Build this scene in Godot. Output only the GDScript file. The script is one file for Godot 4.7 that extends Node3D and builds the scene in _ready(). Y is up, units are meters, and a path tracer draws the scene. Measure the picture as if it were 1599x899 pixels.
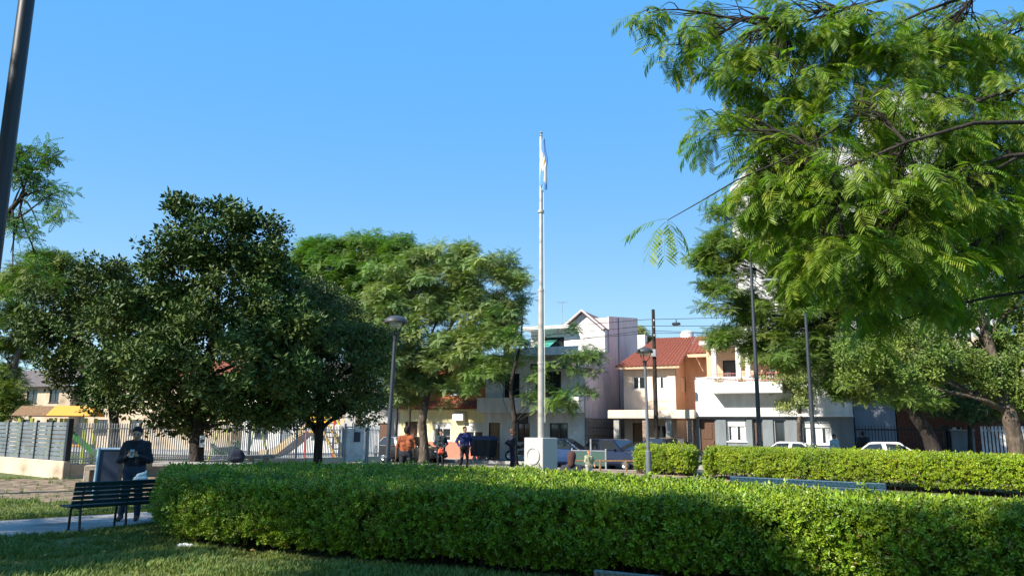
extends Node3D
# A small city park on a sunny morning: hedges, benches, flagpole, playground, trees and a row of houses across the street.

class MB:
	var v := PackedVector3Array()
	var n := PackedVector3Array()
	var c := PackedColorArray()
	var ix := PackedInt32Array()
	var col := Color.WHITE
	var t := Transform3D.IDENTITY
	func tri(a: Vector3, b: Vector3, d: Vector3) -> void:
		var nn := (t.basis * (b - a).cross(d - a)).normalized()
		var k := v.size()
		v.append(t * a); v.append(t * b); v.append(t * d)
		for q in 3:
			n.append(nn); c.append(col)
		ix.append(k); ix.append(k + 2); ix.append(k + 1)
	func quad(a: Vector3, b: Vector3, d: Vector3, e: Vector3) -> void:
		tri(a, b, d); tri(a, d, e)
	func poly_out(p: Array, ctr: Vector3) -> void:
		var mid := Vector3.ZERO
		for q in p: mid += q
		mid /= p.size()
		var flip: bool = (p[1] - p[0]).cross(p[2] - p[0]).dot(mid - ctr) < 0
		for q in range(1, p.size() - 1):
			if flip: tri(p[0], p[q + 1], p[q])
			else: tri(p[0], p[q], p[q + 1])
	func box(o: Vector3, s: Vector3, bev := 0.0) -> void:
		var h := s * 0.5
		var b := minf(bev, minf(h.x, minf(h.y, h.z)) * 0.9)
		var P := func(ax: int, g: Vector3) -> Vector3:
			var r := Vector3.ZERO
			for q in 3: r[q] = g[q] * (h[q] if q == ax else h[q] - b)
			return o + r
		for ax in 3:
			var a1 := (ax + 1) % 3
			var a2 := (ax + 2) % 3
			for s0 in [-1.0, 1.0]:
				var f := []
				for w in [[-1.0, -1.0], [1.0, -1.0], [1.0, 1.0], [-1.0, 1.0]]:
					var g := Vector3.ZERO
					g[ax] = s0; g[a1] = w[0]; g[a2] = w[1]
					f.append(P.call(ax, g))
				poly_out(f, o)
				if b > 0:
					for s1 in [-1.0, 1.0]:
						var e := []
						for w in [[ax, -1.0], [a1, -1.0], [a1, 1.0], [ax, 1.0]]:
							var g := Vector3.ZERO
							g[ax] = s0; g[a1] = s1; g[a2] = w[1]
							e.append(P.call(w[0], g))
						poly_out(e, o)
		if b > 0:
			for k in 8:
				var g := Vector3(1.0 if k & 1 else -1.0, 1.0 if k & 2 else -1.0, 1.0 if k & 4 else -1.0)
				poly_out([P.call(0, g), P.call(1, g), P.call(2, g)], o)
	func span(a: Vector3, b: Vector3, bev := 0.0) -> void:
		box((a + b) * 0.5, (b - a).abs(), bev)
	func tube(p: Array, r: Array, sides := 8, cap := true) -> void:
		var up := Vector3.UP
		var k0 := v.size()
		var last := p.size() - 1
		var prev_x := Vector3.ZERO
		for q in p.size():
			var d: Vector3 = (p[mini(q + 1, last)] - p[maxi(q - 1, 0)]).normalized()
			var x: Vector3
			if prev_x == Vector3.ZERO:
				x = d.cross(up if absf(d.y) < 0.9 else Vector3.RIGHT).normalized()
			else:
				x = (prev_x - d * prev_x.dot(d)).normalized()
			prev_x = x
			var y := d.cross(x)
			for s in sides:
				var an := TAU * s / sides
				var nn := x * cos(an) + y * sin(an)
				v.append(t * (p[q] + nn * r[q])); n.append((t.basis * nn).normalized()); c.append(col)
		for q in last:
			for s in sides:
				var a := k0 + q * sides + s
				var b := k0 + q * sides + (s + 1) % sides
				ix.append_array(PackedInt32Array([a, a + sides, b, b, a + sides, b + sides]))
		if cap:
			for e in [0, last]:
				var k := k0 + int(e) * sides
				var dd: Vector3 = (p[last] - p[last - 1]) if e == last else (p[0] - p[1])
				var kc := v.size()
				for s in sides:
					v.append(v[k + s]); n.append((t.basis * dd).normalized()); c.append(col)
				for s in range(1, sides - 1):
					if e == last: ix.append_array(PackedInt32Array([kc, kc + s + 1, kc + s]))
					else: ix.append_array(PackedInt32Array([kc, kc + s, kc + s + 1]))
	func lathe(prof: Array, sides := 16) -> void:
		for q in prof.size() - 1:
			var a: Vector2 = prof[q]
			var b: Vector2 = prof[q + 1]
			var sl := Vector2(b.y - a.y, a.x - b.x).normalized()
			var k := v.size()
			for s in sides + 1:
				var an := TAU * s / sides
				var d := Vector3(cos(an), 0, sin(an))
				var nn := (t.basis * (d * sl.x + Vector3.UP * sl.y)).normalized()
				v.append(t * (d * a.x + Vector3.UP * a.y)); v.append(t * (d * b.x + Vector3.UP * b.y))
				n.append(nn); n.append(nn); c.append(col); c.append(col)
			for s in sides:
				var e := k + s * 2
				ix.append_array(PackedInt32Array([e, e + 2, e + 1, e + 1, e + 2, e + 3]))
	func extrude(poly: PackedVector2Array, z0: float, z1: float) -> void:
		var pl := poly
		if Geometry2D.is_polygon_clockwise(pl): pl.reverse()
		var tr := Geometry2D.triangulate_polygon(pl)
		for q in range(0, tr.size(), 3):
			var a := pl[tr[q]]
			var b := pl[tr[q + 1]]
			var d := pl[tr[q + 2]]
			if (b - a).cross(d - a) < 0:
				var w := b
				b = d; d = w
			tri(Vector3(a.x, a.y, z1), Vector3(b.x, b.y, z1), Vector3(d.x, d.y, z1))
			tri(Vector3(a.x, a.y, z0), Vector3(d.x, d.y, z0), Vector3(b.x, b.y, z0))
		for q in pl.size():
			var a := pl[q]
			var b := pl[(q + 1) % pl.size()]
			quad(Vector3(a.x, a.y, z0), Vector3(b.x, b.y, z0), Vector3(b.x, b.y, z1), Vector3(a.x, a.y, z1))
	func mesh() -> ArrayMesh:
		var a := []
		a.resize(Mesh.ARRAY_MAX)
		a[Mesh.ARRAY_VERTEX] = v; a[Mesh.ARRAY_NORMAL] = n; a[Mesh.ARRAY_COLOR] = c; a[Mesh.ARRAY_INDEX] = ix
		var m := ArrayMesh.new()
		m.add_surface_from_arrays(Mesh.PRIMITIVE_TRIANGLES, a)
		return m

var rng := RandomNumberGenerator.new()
var taken := {}
var TX := {}
var M := {}
var MESHES := {}
const YAW := -0.42935   # the street and its houses are turned 24.6 degrees
const CE := 0.90924
const SE := 0.41628

func R(a: float, b: float) -> float: return rng.randf_range(a, b)
func at(s: float, w: float, y := 0.0) -> Vector3:   # metres along the street, metres from the building line towards the park
	return Vector3(4.15 + CE * s - SE * w, y, -44.0 + SE * s + CE * w)

func numbered(k: String, owner_: Node) -> String:
	var key := str(owner_.get_instance_id()) + k
	var m: int = taken.get(key, 0)
	taken[key] = m + 1
	return k if m == 0 else "%s_%03d" % [k, m]

func thing(nm: String, label: String, cat: String, pos := Vector3.ZERO, yaw := 0.0, group := "") -> Node3D:
	var o := Node3D.new()
	o.name = numbered(nm, self)
	add_child(o)
	o.position = pos; o.rotation.y = yaw
	o.set_meta("label", label); o.set_meta("category", cat)
	if group: o.set_meta("group", group)
	return o

func part(parent: Node, nm: String, mb, m: Material, pos := Vector3.ZERO, basis_ := Basis.IDENTITY) -> MeshInstance3D:
	var o := MeshInstance3D.new()
	o.mesh = mb.mesh() if mb is MB else mb
	o.material_override = m
	o.name = numbered(nm, parent)
	o.transform = Transform3D(basis_, pos)
	parent.add_child(o)
	return o

func setting(nm: String, mb, m: Material) -> MeshInstance3D:
	var o := part(self, nm, mb, m)
	o.set_meta("kind", "structure")
	return o

func cache(key: String, f: Callable) -> Mesh:
	if not MESHES.has(key):
		var mb := MB.new()
		f.call(mb)
		MESHES[key] = mb.mesh()
	return MESHES[key]

func boxmesh(s: Vector3, bev := 0.0) -> Mesh:
	return cache("box%s%s" % [s, bev], func(mb): mb.box(Vector3.ZERO, s, bev))

func sheet(pts: Array, y: float) -> MB:
	var mb := MB.new()
	var p := PackedVector2Array()
	for q in pts: p.append(Vector2(q[0], -q[1]))
	if Geometry2D.is_polygon_clockwise(p): p.reverse()
	var tr := Geometry2D.triangulate_polygon(p)
	for q in range(0, tr.size(), 3):
		var w := []
		for e in 3: w.append(Vector3(p[tr[q + e]].x, y, -p[tr[q + e]].y))
		mb.poly_out(w, w[0] - Vector3.UP)
	return mb

# ---- textures and materials (colours are linear base colours)
func tex(key: String, sd: int, freq: float, octaves: int, lo: Color, hi: Color, size := 256, kind := FastNoiseLite.TYPE_SIMPLEX_SMOOTH, power := 1.0, stretch := 1) -> ImageTexture:
	var f := FastNoiseLite.new()
	f.seed = sd; f.frequency = freq; f.noise_type = kind
	f.fractal_octaves = octaves; f.fractal_gain = 0.55
	var im := f.get_seamless_image(size, size)
	im.convert(Image.FORMAT_L8)
	if stretch > 1:
		im.resize(size, size * stretch, Image.INTERPOLATE_CUBIC)
	var d := im.get_data()
	var lut := []
	for q in 256: lut.append(lo.lerp(hi, pow(q / 255.0, power)))
	var o := PackedByteArray()
	o.resize(d.size() * 3)
	for q in d.size():
		var k: Color = lut[d[q]]
		o[q * 3] = int(k.r * 255); o[q * 3 + 1] = int(k.g * 255); o[q * 3 + 2] = int(k.b * 255)
	TX[key] = ImageTexture.create_from_image(Image.create_from_data(im.get_width(), im.get_height(), false, Image.FORMAT_RGB8, o))
	return TX[key]

func normal_tex(key: String, sd: int, freq: float, octaves: int, strength: float, size := 256) -> void:
	var f := FastNoiseLite.new()
	f.seed = sd; f.frequency = freq; f.fractal_octaves = octaves
	var im := f.get_seamless_image(size, size)
	im.convert(Image.FORMAT_RGBA8)
	im.bump_map_to_normal_map(strength)
	TX[key] = ImageTexture.create_from_image(im)

func mt(key: String, r: float, g: float, b: float, rough := 0.8, tx := "", sc := 1.0, o := {}) -> StandardMaterial3D:
	var m := StandardMaterial3D.new()
	m.albedo_color = Color(r, g, b).linear_to_srgb()
	m.roughness = rough
	if tx:
		m.albedo_texture = TX[tx]
		m.uv1_triplanar = true
		m.uv1_world_triplanar = o.get("world", true)
		m.uv1_scale = Vector3(sc, sc * o.get("vy", 1.0), sc)
	if o.has("bump"):
		m.normal_enabled = true; m.normal_texture = TX[o.bump]; m.normal_scale = o.get("bs", 1.0)
		m.uv1_triplanar = true
		m.uv1_world_triplanar = o.get("world", true)
		if not tx: m.uv1_scale = Vector3(sc, sc, sc)
	m.metallic = o.get("metal", 0.0)
	m.metallic_specular = o.get("spec", 0.5)
	if o.get("vc", false): m.vertex_color_use_as_albedo = true
	if o.has("back"):
		m.backlight_enabled = true; m.backlight = o.back
	if o.has("coat"):
		m.clearcoat_enabled = true; m.clearcoat = o.coat; m.clearcoat_roughness = 0.05
	if o.has("alpha"):
		m.transparency = BaseMaterial3D.TRANSPARENCY_ALPHA
		m.albedo_color.a = o.alpha
	m.cull_mode = BaseMaterial3D.CULL_DISABLED
	m.resource_name = key
	M[key] = m
	return m

func make_materials() -> void:
	tex("plaster", 11, 0.012, 5, Color(0.88, 0.875, 0.86), Color(1, 1, 1), 256)
	tex("stain", 12, 0.006, 4, Color(0.62, 0.60, 0.57), Color(1, 1, 1), 256, FastNoiseLite.TYPE_SIMPLEX_SMOOTH, 0.5)
	tex("grain", 13, 0.09, 3, Color(0.70, 0.70, 0.70), Color(1, 1, 1), 256)
	tex("bark", 14, 0.03, 5, Color(0.42, 0.40, 0.38), Color(1, 1, 1), 128, FastNoiseLite.TYPE_SIMPLEX_SMOOTH, 1.0, 4)
	tex("earth", 15, 0.02, 5, Color(0.58, 0.55, 0.50), Color(1, 1, 1), 512)
	tex("turf", 16, 0.018, 5, Color(0.55, 0.62, 0.45), Color(1.0, 0.97, 0.85), 512)
	tex("wood", 17, 0.05, 4, Color(0.55, 0.52, 0.50), Color(1, 1, 1), 256)
	tex("cloth", 18, 0.15, 2, Color(0.78, 0.78, 0.78), Color(1, 1, 1), 128)
	tex("tile", 19, 0.05, 3, Color(0.62, 0.52, 0.50), Color(1, 1, 1), 256)
	tex("weather", 23, 0.035, 5, Color(0.80, 0.785, 0.76), Color(1, 1, 1), 256, FastNoiseLite.TYPE_SIMPLEX_SMOOTH, 0.7, 4)
	normal_tex("bumpy", 21, 0.03, 5, 6.0)
	normal_tex("fine", 22, 0.12, 3, 4.0)
	mt("ground", 0.16, 0.17, 0.07, 0.95, "earth", 0.06)
	mt("lawn", 0.135, 0.165, 0.045, 0.95, "turf", 0.11, {"bump": "bumpy", "bs": 0.8})
	mt("earth", 0.33, 0.25, 0.17, 0.95, "earth", 0.16, {"bump": "bumpy", "bs": 0.8})
	mt("sandy", 0.42, 0.33, 0.24, 0.95, "earth", 0.2, {"bump": "bumpy", "bs": 0.5})
	mt("asphalt", 0.06, 0.06, 0.063, 0.9, "grain", 0.5, {"bump": "fine", "bs": 0.5})
	mt("pave", 0.36, 0.35, 0.34, 0.9, "stain", 0.3, {"bump": "fine", "bs": 0.3})
	mt("kerb", 0.40, 0.39, 0.37, 0.9, "stain", 0.6)
	mt("concrete", 0.42, 0.40, 0.37, 0.9, "stain", 0.5, {"bump": "bumpy", "bs": 0.3})
	mt("wallbase", 0.62, 0.50, 0.37, 0.9, "stain", 0.5, {"bump": "bumpy", "bs": 0.3})
	mt("granite", 0.60, 0.57, 0.56, 0.75, "grain", 1.6, {"world": false, "bump": "fine", "bs": 0.3})
	mt("darkmetal", 0.016, 0.020, 0.030, 0.45, "grain", 2.0, {"world": false})
	mt("polemetal", 0.035, 0.042, 0.055, 0.45, "stain", 1.0, {"world": false})
	mt("greymetal", 0.30, 0.32, 0.34, 0.5, "stain", 1.0)
	mt("lightpole", 0.14, 0.155, 0.18, 0.45, "stain", 1.0)
	mt("dome", 0.06, 0.062, 0.068, 0.45, "stain", 1.0)
	mt("whitemetal", 0.66, 0.68, 0.70, 0.5, "stain", 1.0)
	mt("slatmetal", 0.15, 0.18, 0.20, 0.5, "stain", 1.2)
	mt("flagpole", 0.55, 0.50, 0.45, 0.35, "stain", 0.7, {"world": false, "metal": 0.3})
	mt("lampglass", 0.75, 0.76, 0.78, 0.12, "", 1.0, {"alpha": 0.45})
	mt("green_bench", 0.012, 0.055, 0.06, 0.5, "wood", 1.5, {"world": false})
	mt("blue_bench", 0.03, 0.10, 0.16, 0.5, "wood", 1.5, {"world": false})
	mt("old_bench", 0.20, 0.26, 0.24, 0.7, "wood", 2.5, {"world": false})
	mt("white", 0.80, 0.79, 0.77, 0.9, "weather", 0.22, {"vy": 0.25, "bump": "bumpy", "bs": 0.15})
	mt("offwhite", 0.78, 0.76, 0.72, 0.9, "weather", 0.22, {"vy": 0.25, "bump": "bumpy", "bs": 0.15})
	mt("cream", 0.80, 0.66, 0.53, 0.9, "weather", 0.22, {"vy": 0.25})
	mt("pink", 0.76, 0.59, 0.58, 0.9, "weather", 0.22, {"vy": 0.25, "bump": "bumpy", "bs": 0.15})
	mt("peach", 0.74, 0.48, 0.32, 0.9, "weather", 0.22, {"vy": 0.25})
	mt("orange", 0.58, 0.17, 0.085, 0.9, "weather", 0.22, {"vy": 0.25})
	mt("yellow", 0.84, 0.76, 0.42, 0.9, "weather", 0.22, {"vy": 0.25})
	mt("salmon", 0.62, 0.22, 0.15, 0.9, "plaster", 0.3)
	mt("greypaint", 0.20, 0.23, 0.25, 0.9, "weather", 0.22, {"vy": 0.25})
	mt("palegrey", 0.42, 0.42, 0.42, 0.9, "weather", 0.22, {"vy": 0.25})
	mt("bluewhite", 0.40, 0.43, 0.52, 0.9, "weather", 0.22, {"vy": 0.25})
	mt("beige", 0.52, 0.42, 0.30, 0.9, "stain", 0.3)
	mt("stonewall", 0.44, 0.33, 0.27, 0.95, "earth", 0.7, {"bump": "bumpy", "bs": 1.0})
	mt("brick", 0.30, 0.12, 0.07, 0.95, "tile", 0.6, {"bump": "bumpy", "bs": 0.6})
	mt("roofred", 0.40, 0.13, 0.075, 0.85, "tile", 0.6)
	mt("roofgrey", 0.25, 0.24, 0.23, 0.85, "tile", 0.4)
	mt("frame_white", 0.75, 0.75, 0.74, 0.5)
	mt("frame_dark", 0.05, 0.045, 0.04, 0.5)
	mt("wooddoor", 0.16, 0.07, 0.03, 0.6, "wood", 0.8)
	mt("lightwood", 0.42, 0.25, 0.12, 0.6, "wood", 0.8)
	mt("blind", 0.55, 0.54, 0.50, 0.7)
	mt("shutter_brown", 0.09, 0.055, 0.04, 0.7)
	mt("glass", 0.02, 0.024, 0.028, 0.06, "", 1.0, {"spec": 0.8})
	mt("curtain", 0.55, 0.55, 0.55, 0.9)
	mt("iron", 0.018, 0.018, 0.02, 0.55)
	mt("awning", 0.05, 0.28, 0.22, 0.9)
	mt("tower", 0.66, 0.65, 0.63, 0.9, "weather", 0.06, {"vy": 0.25})
	mt("rubber", 0.012, 0.012, 0.013, 0.85)
	mt("chrome", 0.55, 0.56, 0.58, 0.25, "", 1.0, {"metal": 0.9})
	mt("plate", 0.75, 0.75, 0.75, 0.5)
	mt("headlamp", 0.7, 0.72, 0.75, 0.1)
	mt("redlamp", 0.35, 0.01, 0.01, 0.15)
	mt("car_navy", 0.012, 0.018, 0.045, 0.3, "", 1.0, {"coat": 0.35})
	mt("car_blue", 0.02, 0.05, 0.13, 0.3, "", 1.0, {"coat": 0.35})
	mt("car_silver", 0.55, 0.57, 0.60, 0.3, "", 1.0, {"coat": 1.0})
	mt("car_white", 0.75, 0.75, 0.74, 0.3, "", 1.0, {"coat": 1.0})
	mt("car_black", 0.012, 0.012, 0.014, 0.3, "", 1.0, {"coat": 0.35})
	mt("plastic_black", 0.02, 0.02, 0.022, 0.6)
	mt("plastic_blue", 0.02, 0.05, 0.16, 0.5)
	mt("play_yellow", 0.75, 0.45, 0.03, 0.45)
	mt("play_red", 0.60, 0.07, 0.03, 0.45)
	mt("play_cream", 0.75, 0.58, 0.34, 0.5, "stain", 0.6)
	mt("play_green", 0.10, 0.42, 0.07, 0.45)
	mt("play_lime", 0.42, 0.48, 0.07, 0.5)
	mt("play_pink", 0.65, 0.22, 0.22, 0.5)
	mt("play_orange", 0.72, 0.36, 0.05, 0.55)
	mt("navy_cloth", 0.012, 0.016, 0.035, 0.95, "cloth", 3.0)
	mt("board_blue", 0.02, 0.035, 0.07, 0.5, "stain", 1.0)
	mt("board_edge", 0.22, 0.33, 0.42, 0.5)
	mt("paper", 0.78, 0.78, 0.76, 0.9)
	mt("print_dark", 0.08, 0.08, 0.09, 0.9)
	mt("white_bag", 0.70, 0.72, 0.66, 0.85)
	mt("bark_dark", 0.055, 0.042, 0.032, 0.95, "bark", 1.2, {"vy": 0.25, "world": false, "bump": "bumpy"})
	mt("bark_grey", 0.20, 0.155, 0.115, 0.95, "bark", 1.2, {"vy": 0.25, "world": false, "bump": "bumpy"})
	mt("twig", 0.13, 0.09, 0.055, 0.95, "bark", 3.0, {"world": false})
	mt("person", 1, 1, 1, 0.85, "cloth", 4.0, {"vc": true, "world": false})
	mt("hair", 1, 1, 1, 0.9, "", 1.0, {"vc": true})
	mt("clothvc", 1, 1, 1, 0.9, "", 1.0, {"vc": true, "back": Color(0.3, 0.3, 0.3)})
	# leaves: one base colour each, tinted leaf by leaf
	mt("leaf_gloss", 0.062, 0.105, 0.022, 0.52, "", 1.0, {"vc": true, "back": Color(0.16, 0.22, 0.05), "spec": 0.35})
	mt("leaf_dark", 0.062, 0.110, 0.020, 0.55, "", 1.0, {"vc": true, "back": Color(0.2, 0.28, 0.05)})
	mt("leaf_mid", 0.165, 0.245, 0.042, 0.55, "", 1.0, {"vc": true, "back": Color(0.6, 0.75, 0.14)})
	mt("leaf_light", 0.165, 0.275, 0.060, 0.55, "", 1.0, {"vc": true, "back": Color(0.8, 0.95, 0.15)})
	mt("leaf_olive", 0.265, 0.350, 0.120, 0.6, "", 1.0, {"vc": true, "back": Color(0.75, 0.8, 0.2)})
	mt("leaf_near", 0.180, 0.285, 0.030, 0.5, "", 1.0, {"vc": true, "back": Color(0.85, 1.0, 0.12)})
	mt("leaf_hedge", 0.180, 0.292, 0.012, 0.45, "", 1.0, {"vc": true, "back": Color(0.45, 0.56, 0.05)})
	mt("leaf_limehedge", 0.220, 0.330, 0.014, 0.45, "", 1.0, {"vc": true, "back": Color(0.5, 0.58, 0.05)})
	mt("dry_leaf", 1, 1, 1, 0.8, "", 1.0, {"vc": true})
	mt("blade", 0.150, 0.215, 0.035, 0.6, "", 1.0, {"vc": true, "back": Color(0.4, 0.5, 0.08)})

# ---------------------------------------------------------------- vegetation
func rdir() -> Vector3:
	var z := R(-1, 1)
	var a := R(0, TAU)
	var r := sqrt(1 - z * z)
	return Vector3(r * cos(a), z, r * sin(a))

func leaf(mb: MB, b: Vector3, d: Vector3, up: Vector3, L: float, W: float) -> void:
	var s := d.cross(up).normalized() * W * 0.5
	var nn := s.cross(d).normalized() * W * 0.16
	var m := b + d * L * 0.45
	var e := b + d * L - nn * 0.8
	mb.tri(b, m + s + nn, e)
	mb.tri(b, e, m - s + nn)

func broad_clump(nl: int, L: float, W: float, spread: float) -> Mesh:
	var mb := MB.new()
	for q in nl:
		var d := rdir()
		d.y = d.y * 0.7 + 0.15
		d = d.normalized()
		mb.col = Color.WHITE * R(0.8, 1.15)
		leaf(mb, d * spread * R(0.1, 0.9), (d + rdir() * 0.7).normalized(), rdir(), L * R(0.75, 1.2), W * R(0.8, 1.2))
	return mb.mesh()

func pinnate(mb: MB, b: Vector3, d: Vector3, L: float, pairs: int, ll: float, lw: float, droop: float) -> void:
	var side := d.cross(Vector3.UP).normalized()
	var p := b
	var dir := d
	for q in pairs:
		dir = (dir + Vector3.DOWN * droop / pairs).normalized()
		p += dir * L / pairs
		var up := side.cross(dir).normalized()
		var k := sin(PI * (0.18 + 0.72 * q / pairs)) 
		for s in [-1.0, 1.0]:
			leaf(mb, p, (dir * 0.45 + side * s + Vector3.DOWN * 0.15).normalized(), up, ll * k, lw)
	leaf(mb, p, dir, side.cross(dir).normalized(), ll, lw)

func frond_clump(nf: int, L: float, pairs: int, ll: float, lw: float) -> Mesh:
	var mb := MB.new()
	for q in nf:
		var a := TAU * q / nf + R(-0.4, 0.4)
		mb.col = Color.WHITE * R(0.85, 1.12)
		pinnate(mb, rdir() * L * 0.15, Vector3(cos(a), R(-0.35, 0.7), sin(a)).normalized(), L * R(0.7, 1.1), pairs, ll, lw, 0.7)
	return mb.mesh()

func feather_frond(L: float, droop: float) -> Mesh:   # a twice-divided leaf: a stalk with paired feathers of tiny leaflets, lying along +z
	var mb := MB.new()
	var dir := Vector3(0, 0.18, 1).normalized()
	var p := Vector3.ZERO
	var pts := [p]
	var pairs := 12
	for q in pairs:
		dir = (dir + Vector3.DOWN * droop / pairs + Vector3.RIGHT * R(-0.03, 0.03)).normalized()
		p += dir * L / pairs
		pts.append(p)
		if q < 2: continue
		var k: float = 0.45 + 0.55 * sin(PI * (0.1 + 0.75 * (q - 1) / pairs))
		for s in [-1.0, 1.0]:
			var pd: Vector3 = (dir * 0.75 + Vector3.RIGHT * s + Vector3.DOWN * R(0.0, 0.35)).normalized()
			var pl := L * 0.36 * k * R(0.9, 1.1)
			var fold := R(-0.5, 0.9)
			var sd := (pd.cross(Vector3.UP).normalized() + Vector3.UP * fold * 0.6).normalized()
			mb.col = Color.WHITE * R(0.85, 1.12)
			var w := L * 0.021 * R(0.85, 1.15)
			var m1 := p + pd * pl * 0.35 + Vector3.DOWN * pl * 0.02
			var m2 := p + pd * pl * 0.75 + Vector3.DOWN * pl * 0.09
			var e := p + pd * pl + Vector3.DOWN * pl * 0.17
			mb.tri(p, m1 + sd * w, m1 - sd * w)
			mb.quad(m1 - sd * w, m1 + sd * w, m2 + sd * w * 0.85, m2 - sd * w * 0.85)
			mb.tri(m2 - sd * w * 0.85, m2 + sd * w * 0.85, e)
	var rr := []
	for q in pts.size(): rr.append(L * 0.006 * (1.2 - float(q) / pts.size()))
	mb.tube(pts, rr, 3, false)
	return mb.mesh()

func multi(parent: Node, nm: String, mesh: Mesh, m: Material, xf: Array, cols: Array) -> MultiMeshInstance3D:
	var mm := MultiMesh.new()
	mm.transform_format = MultiMesh.TRANSFORM_3D
	mm.use_colors = true
	mm.mesh = mesh
	mm.instance_count = xf.size()
	var b := PackedFloat32Array()
	b.resize(xf.size() * 16)
	for q in xf.size():
		var t: Transform3D = xf[q]
		var c: Color = cols[q]
		var k := q * 16
		b[k] = t.basis.x.x; b[k + 1] = t.basis.y.x; b[k + 2] = t.basis.z.x; b[k + 3] = t.origin.x
		b[k + 4] = t.basis.x.y; b[k + 5] = t.basis.y.y; b[k + 6] = t.basis.z.y; b[k + 7] = t.origin.y
		b[k + 8] = t.basis.x.z; b[k + 9] = t.basis.y.z; b[k + 10] = t.basis.z.z; b[k + 11] = t.origin.z
		b[k + 12] = c.r; b[k + 13] = c.g; b[k + 14] = c.b; b[k + 15] = 1.0
	mm.buffer = b
	var o := MultiMeshInstance3D.new()
	o.multimesh = mm
	o.material_override = m
	o.name = numbered(nm, parent)
	parent.add_child(o)
	o.set_meta("kind", "stuff")
	return o

func tint(base: float, warm: float) -> Color:   # leaf to leaf variation: lighter or darker, greener or yellower
	return Color(base * (1 + warm), base, base * (1 - warm * 0.6))

func bent(a: Vector3, b: Vector3, sag: float, k := 5) -> Array:
	var o := []
	var j := rdir() * a.distance_to(b) * 0.07
	for q in k + 1:
		var f := float(q) / k
		o.append(a.lerp(b, f) + Vector3.UP * sag * sin(PI * f) + j * sin(TAU * f))
	return o

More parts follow.
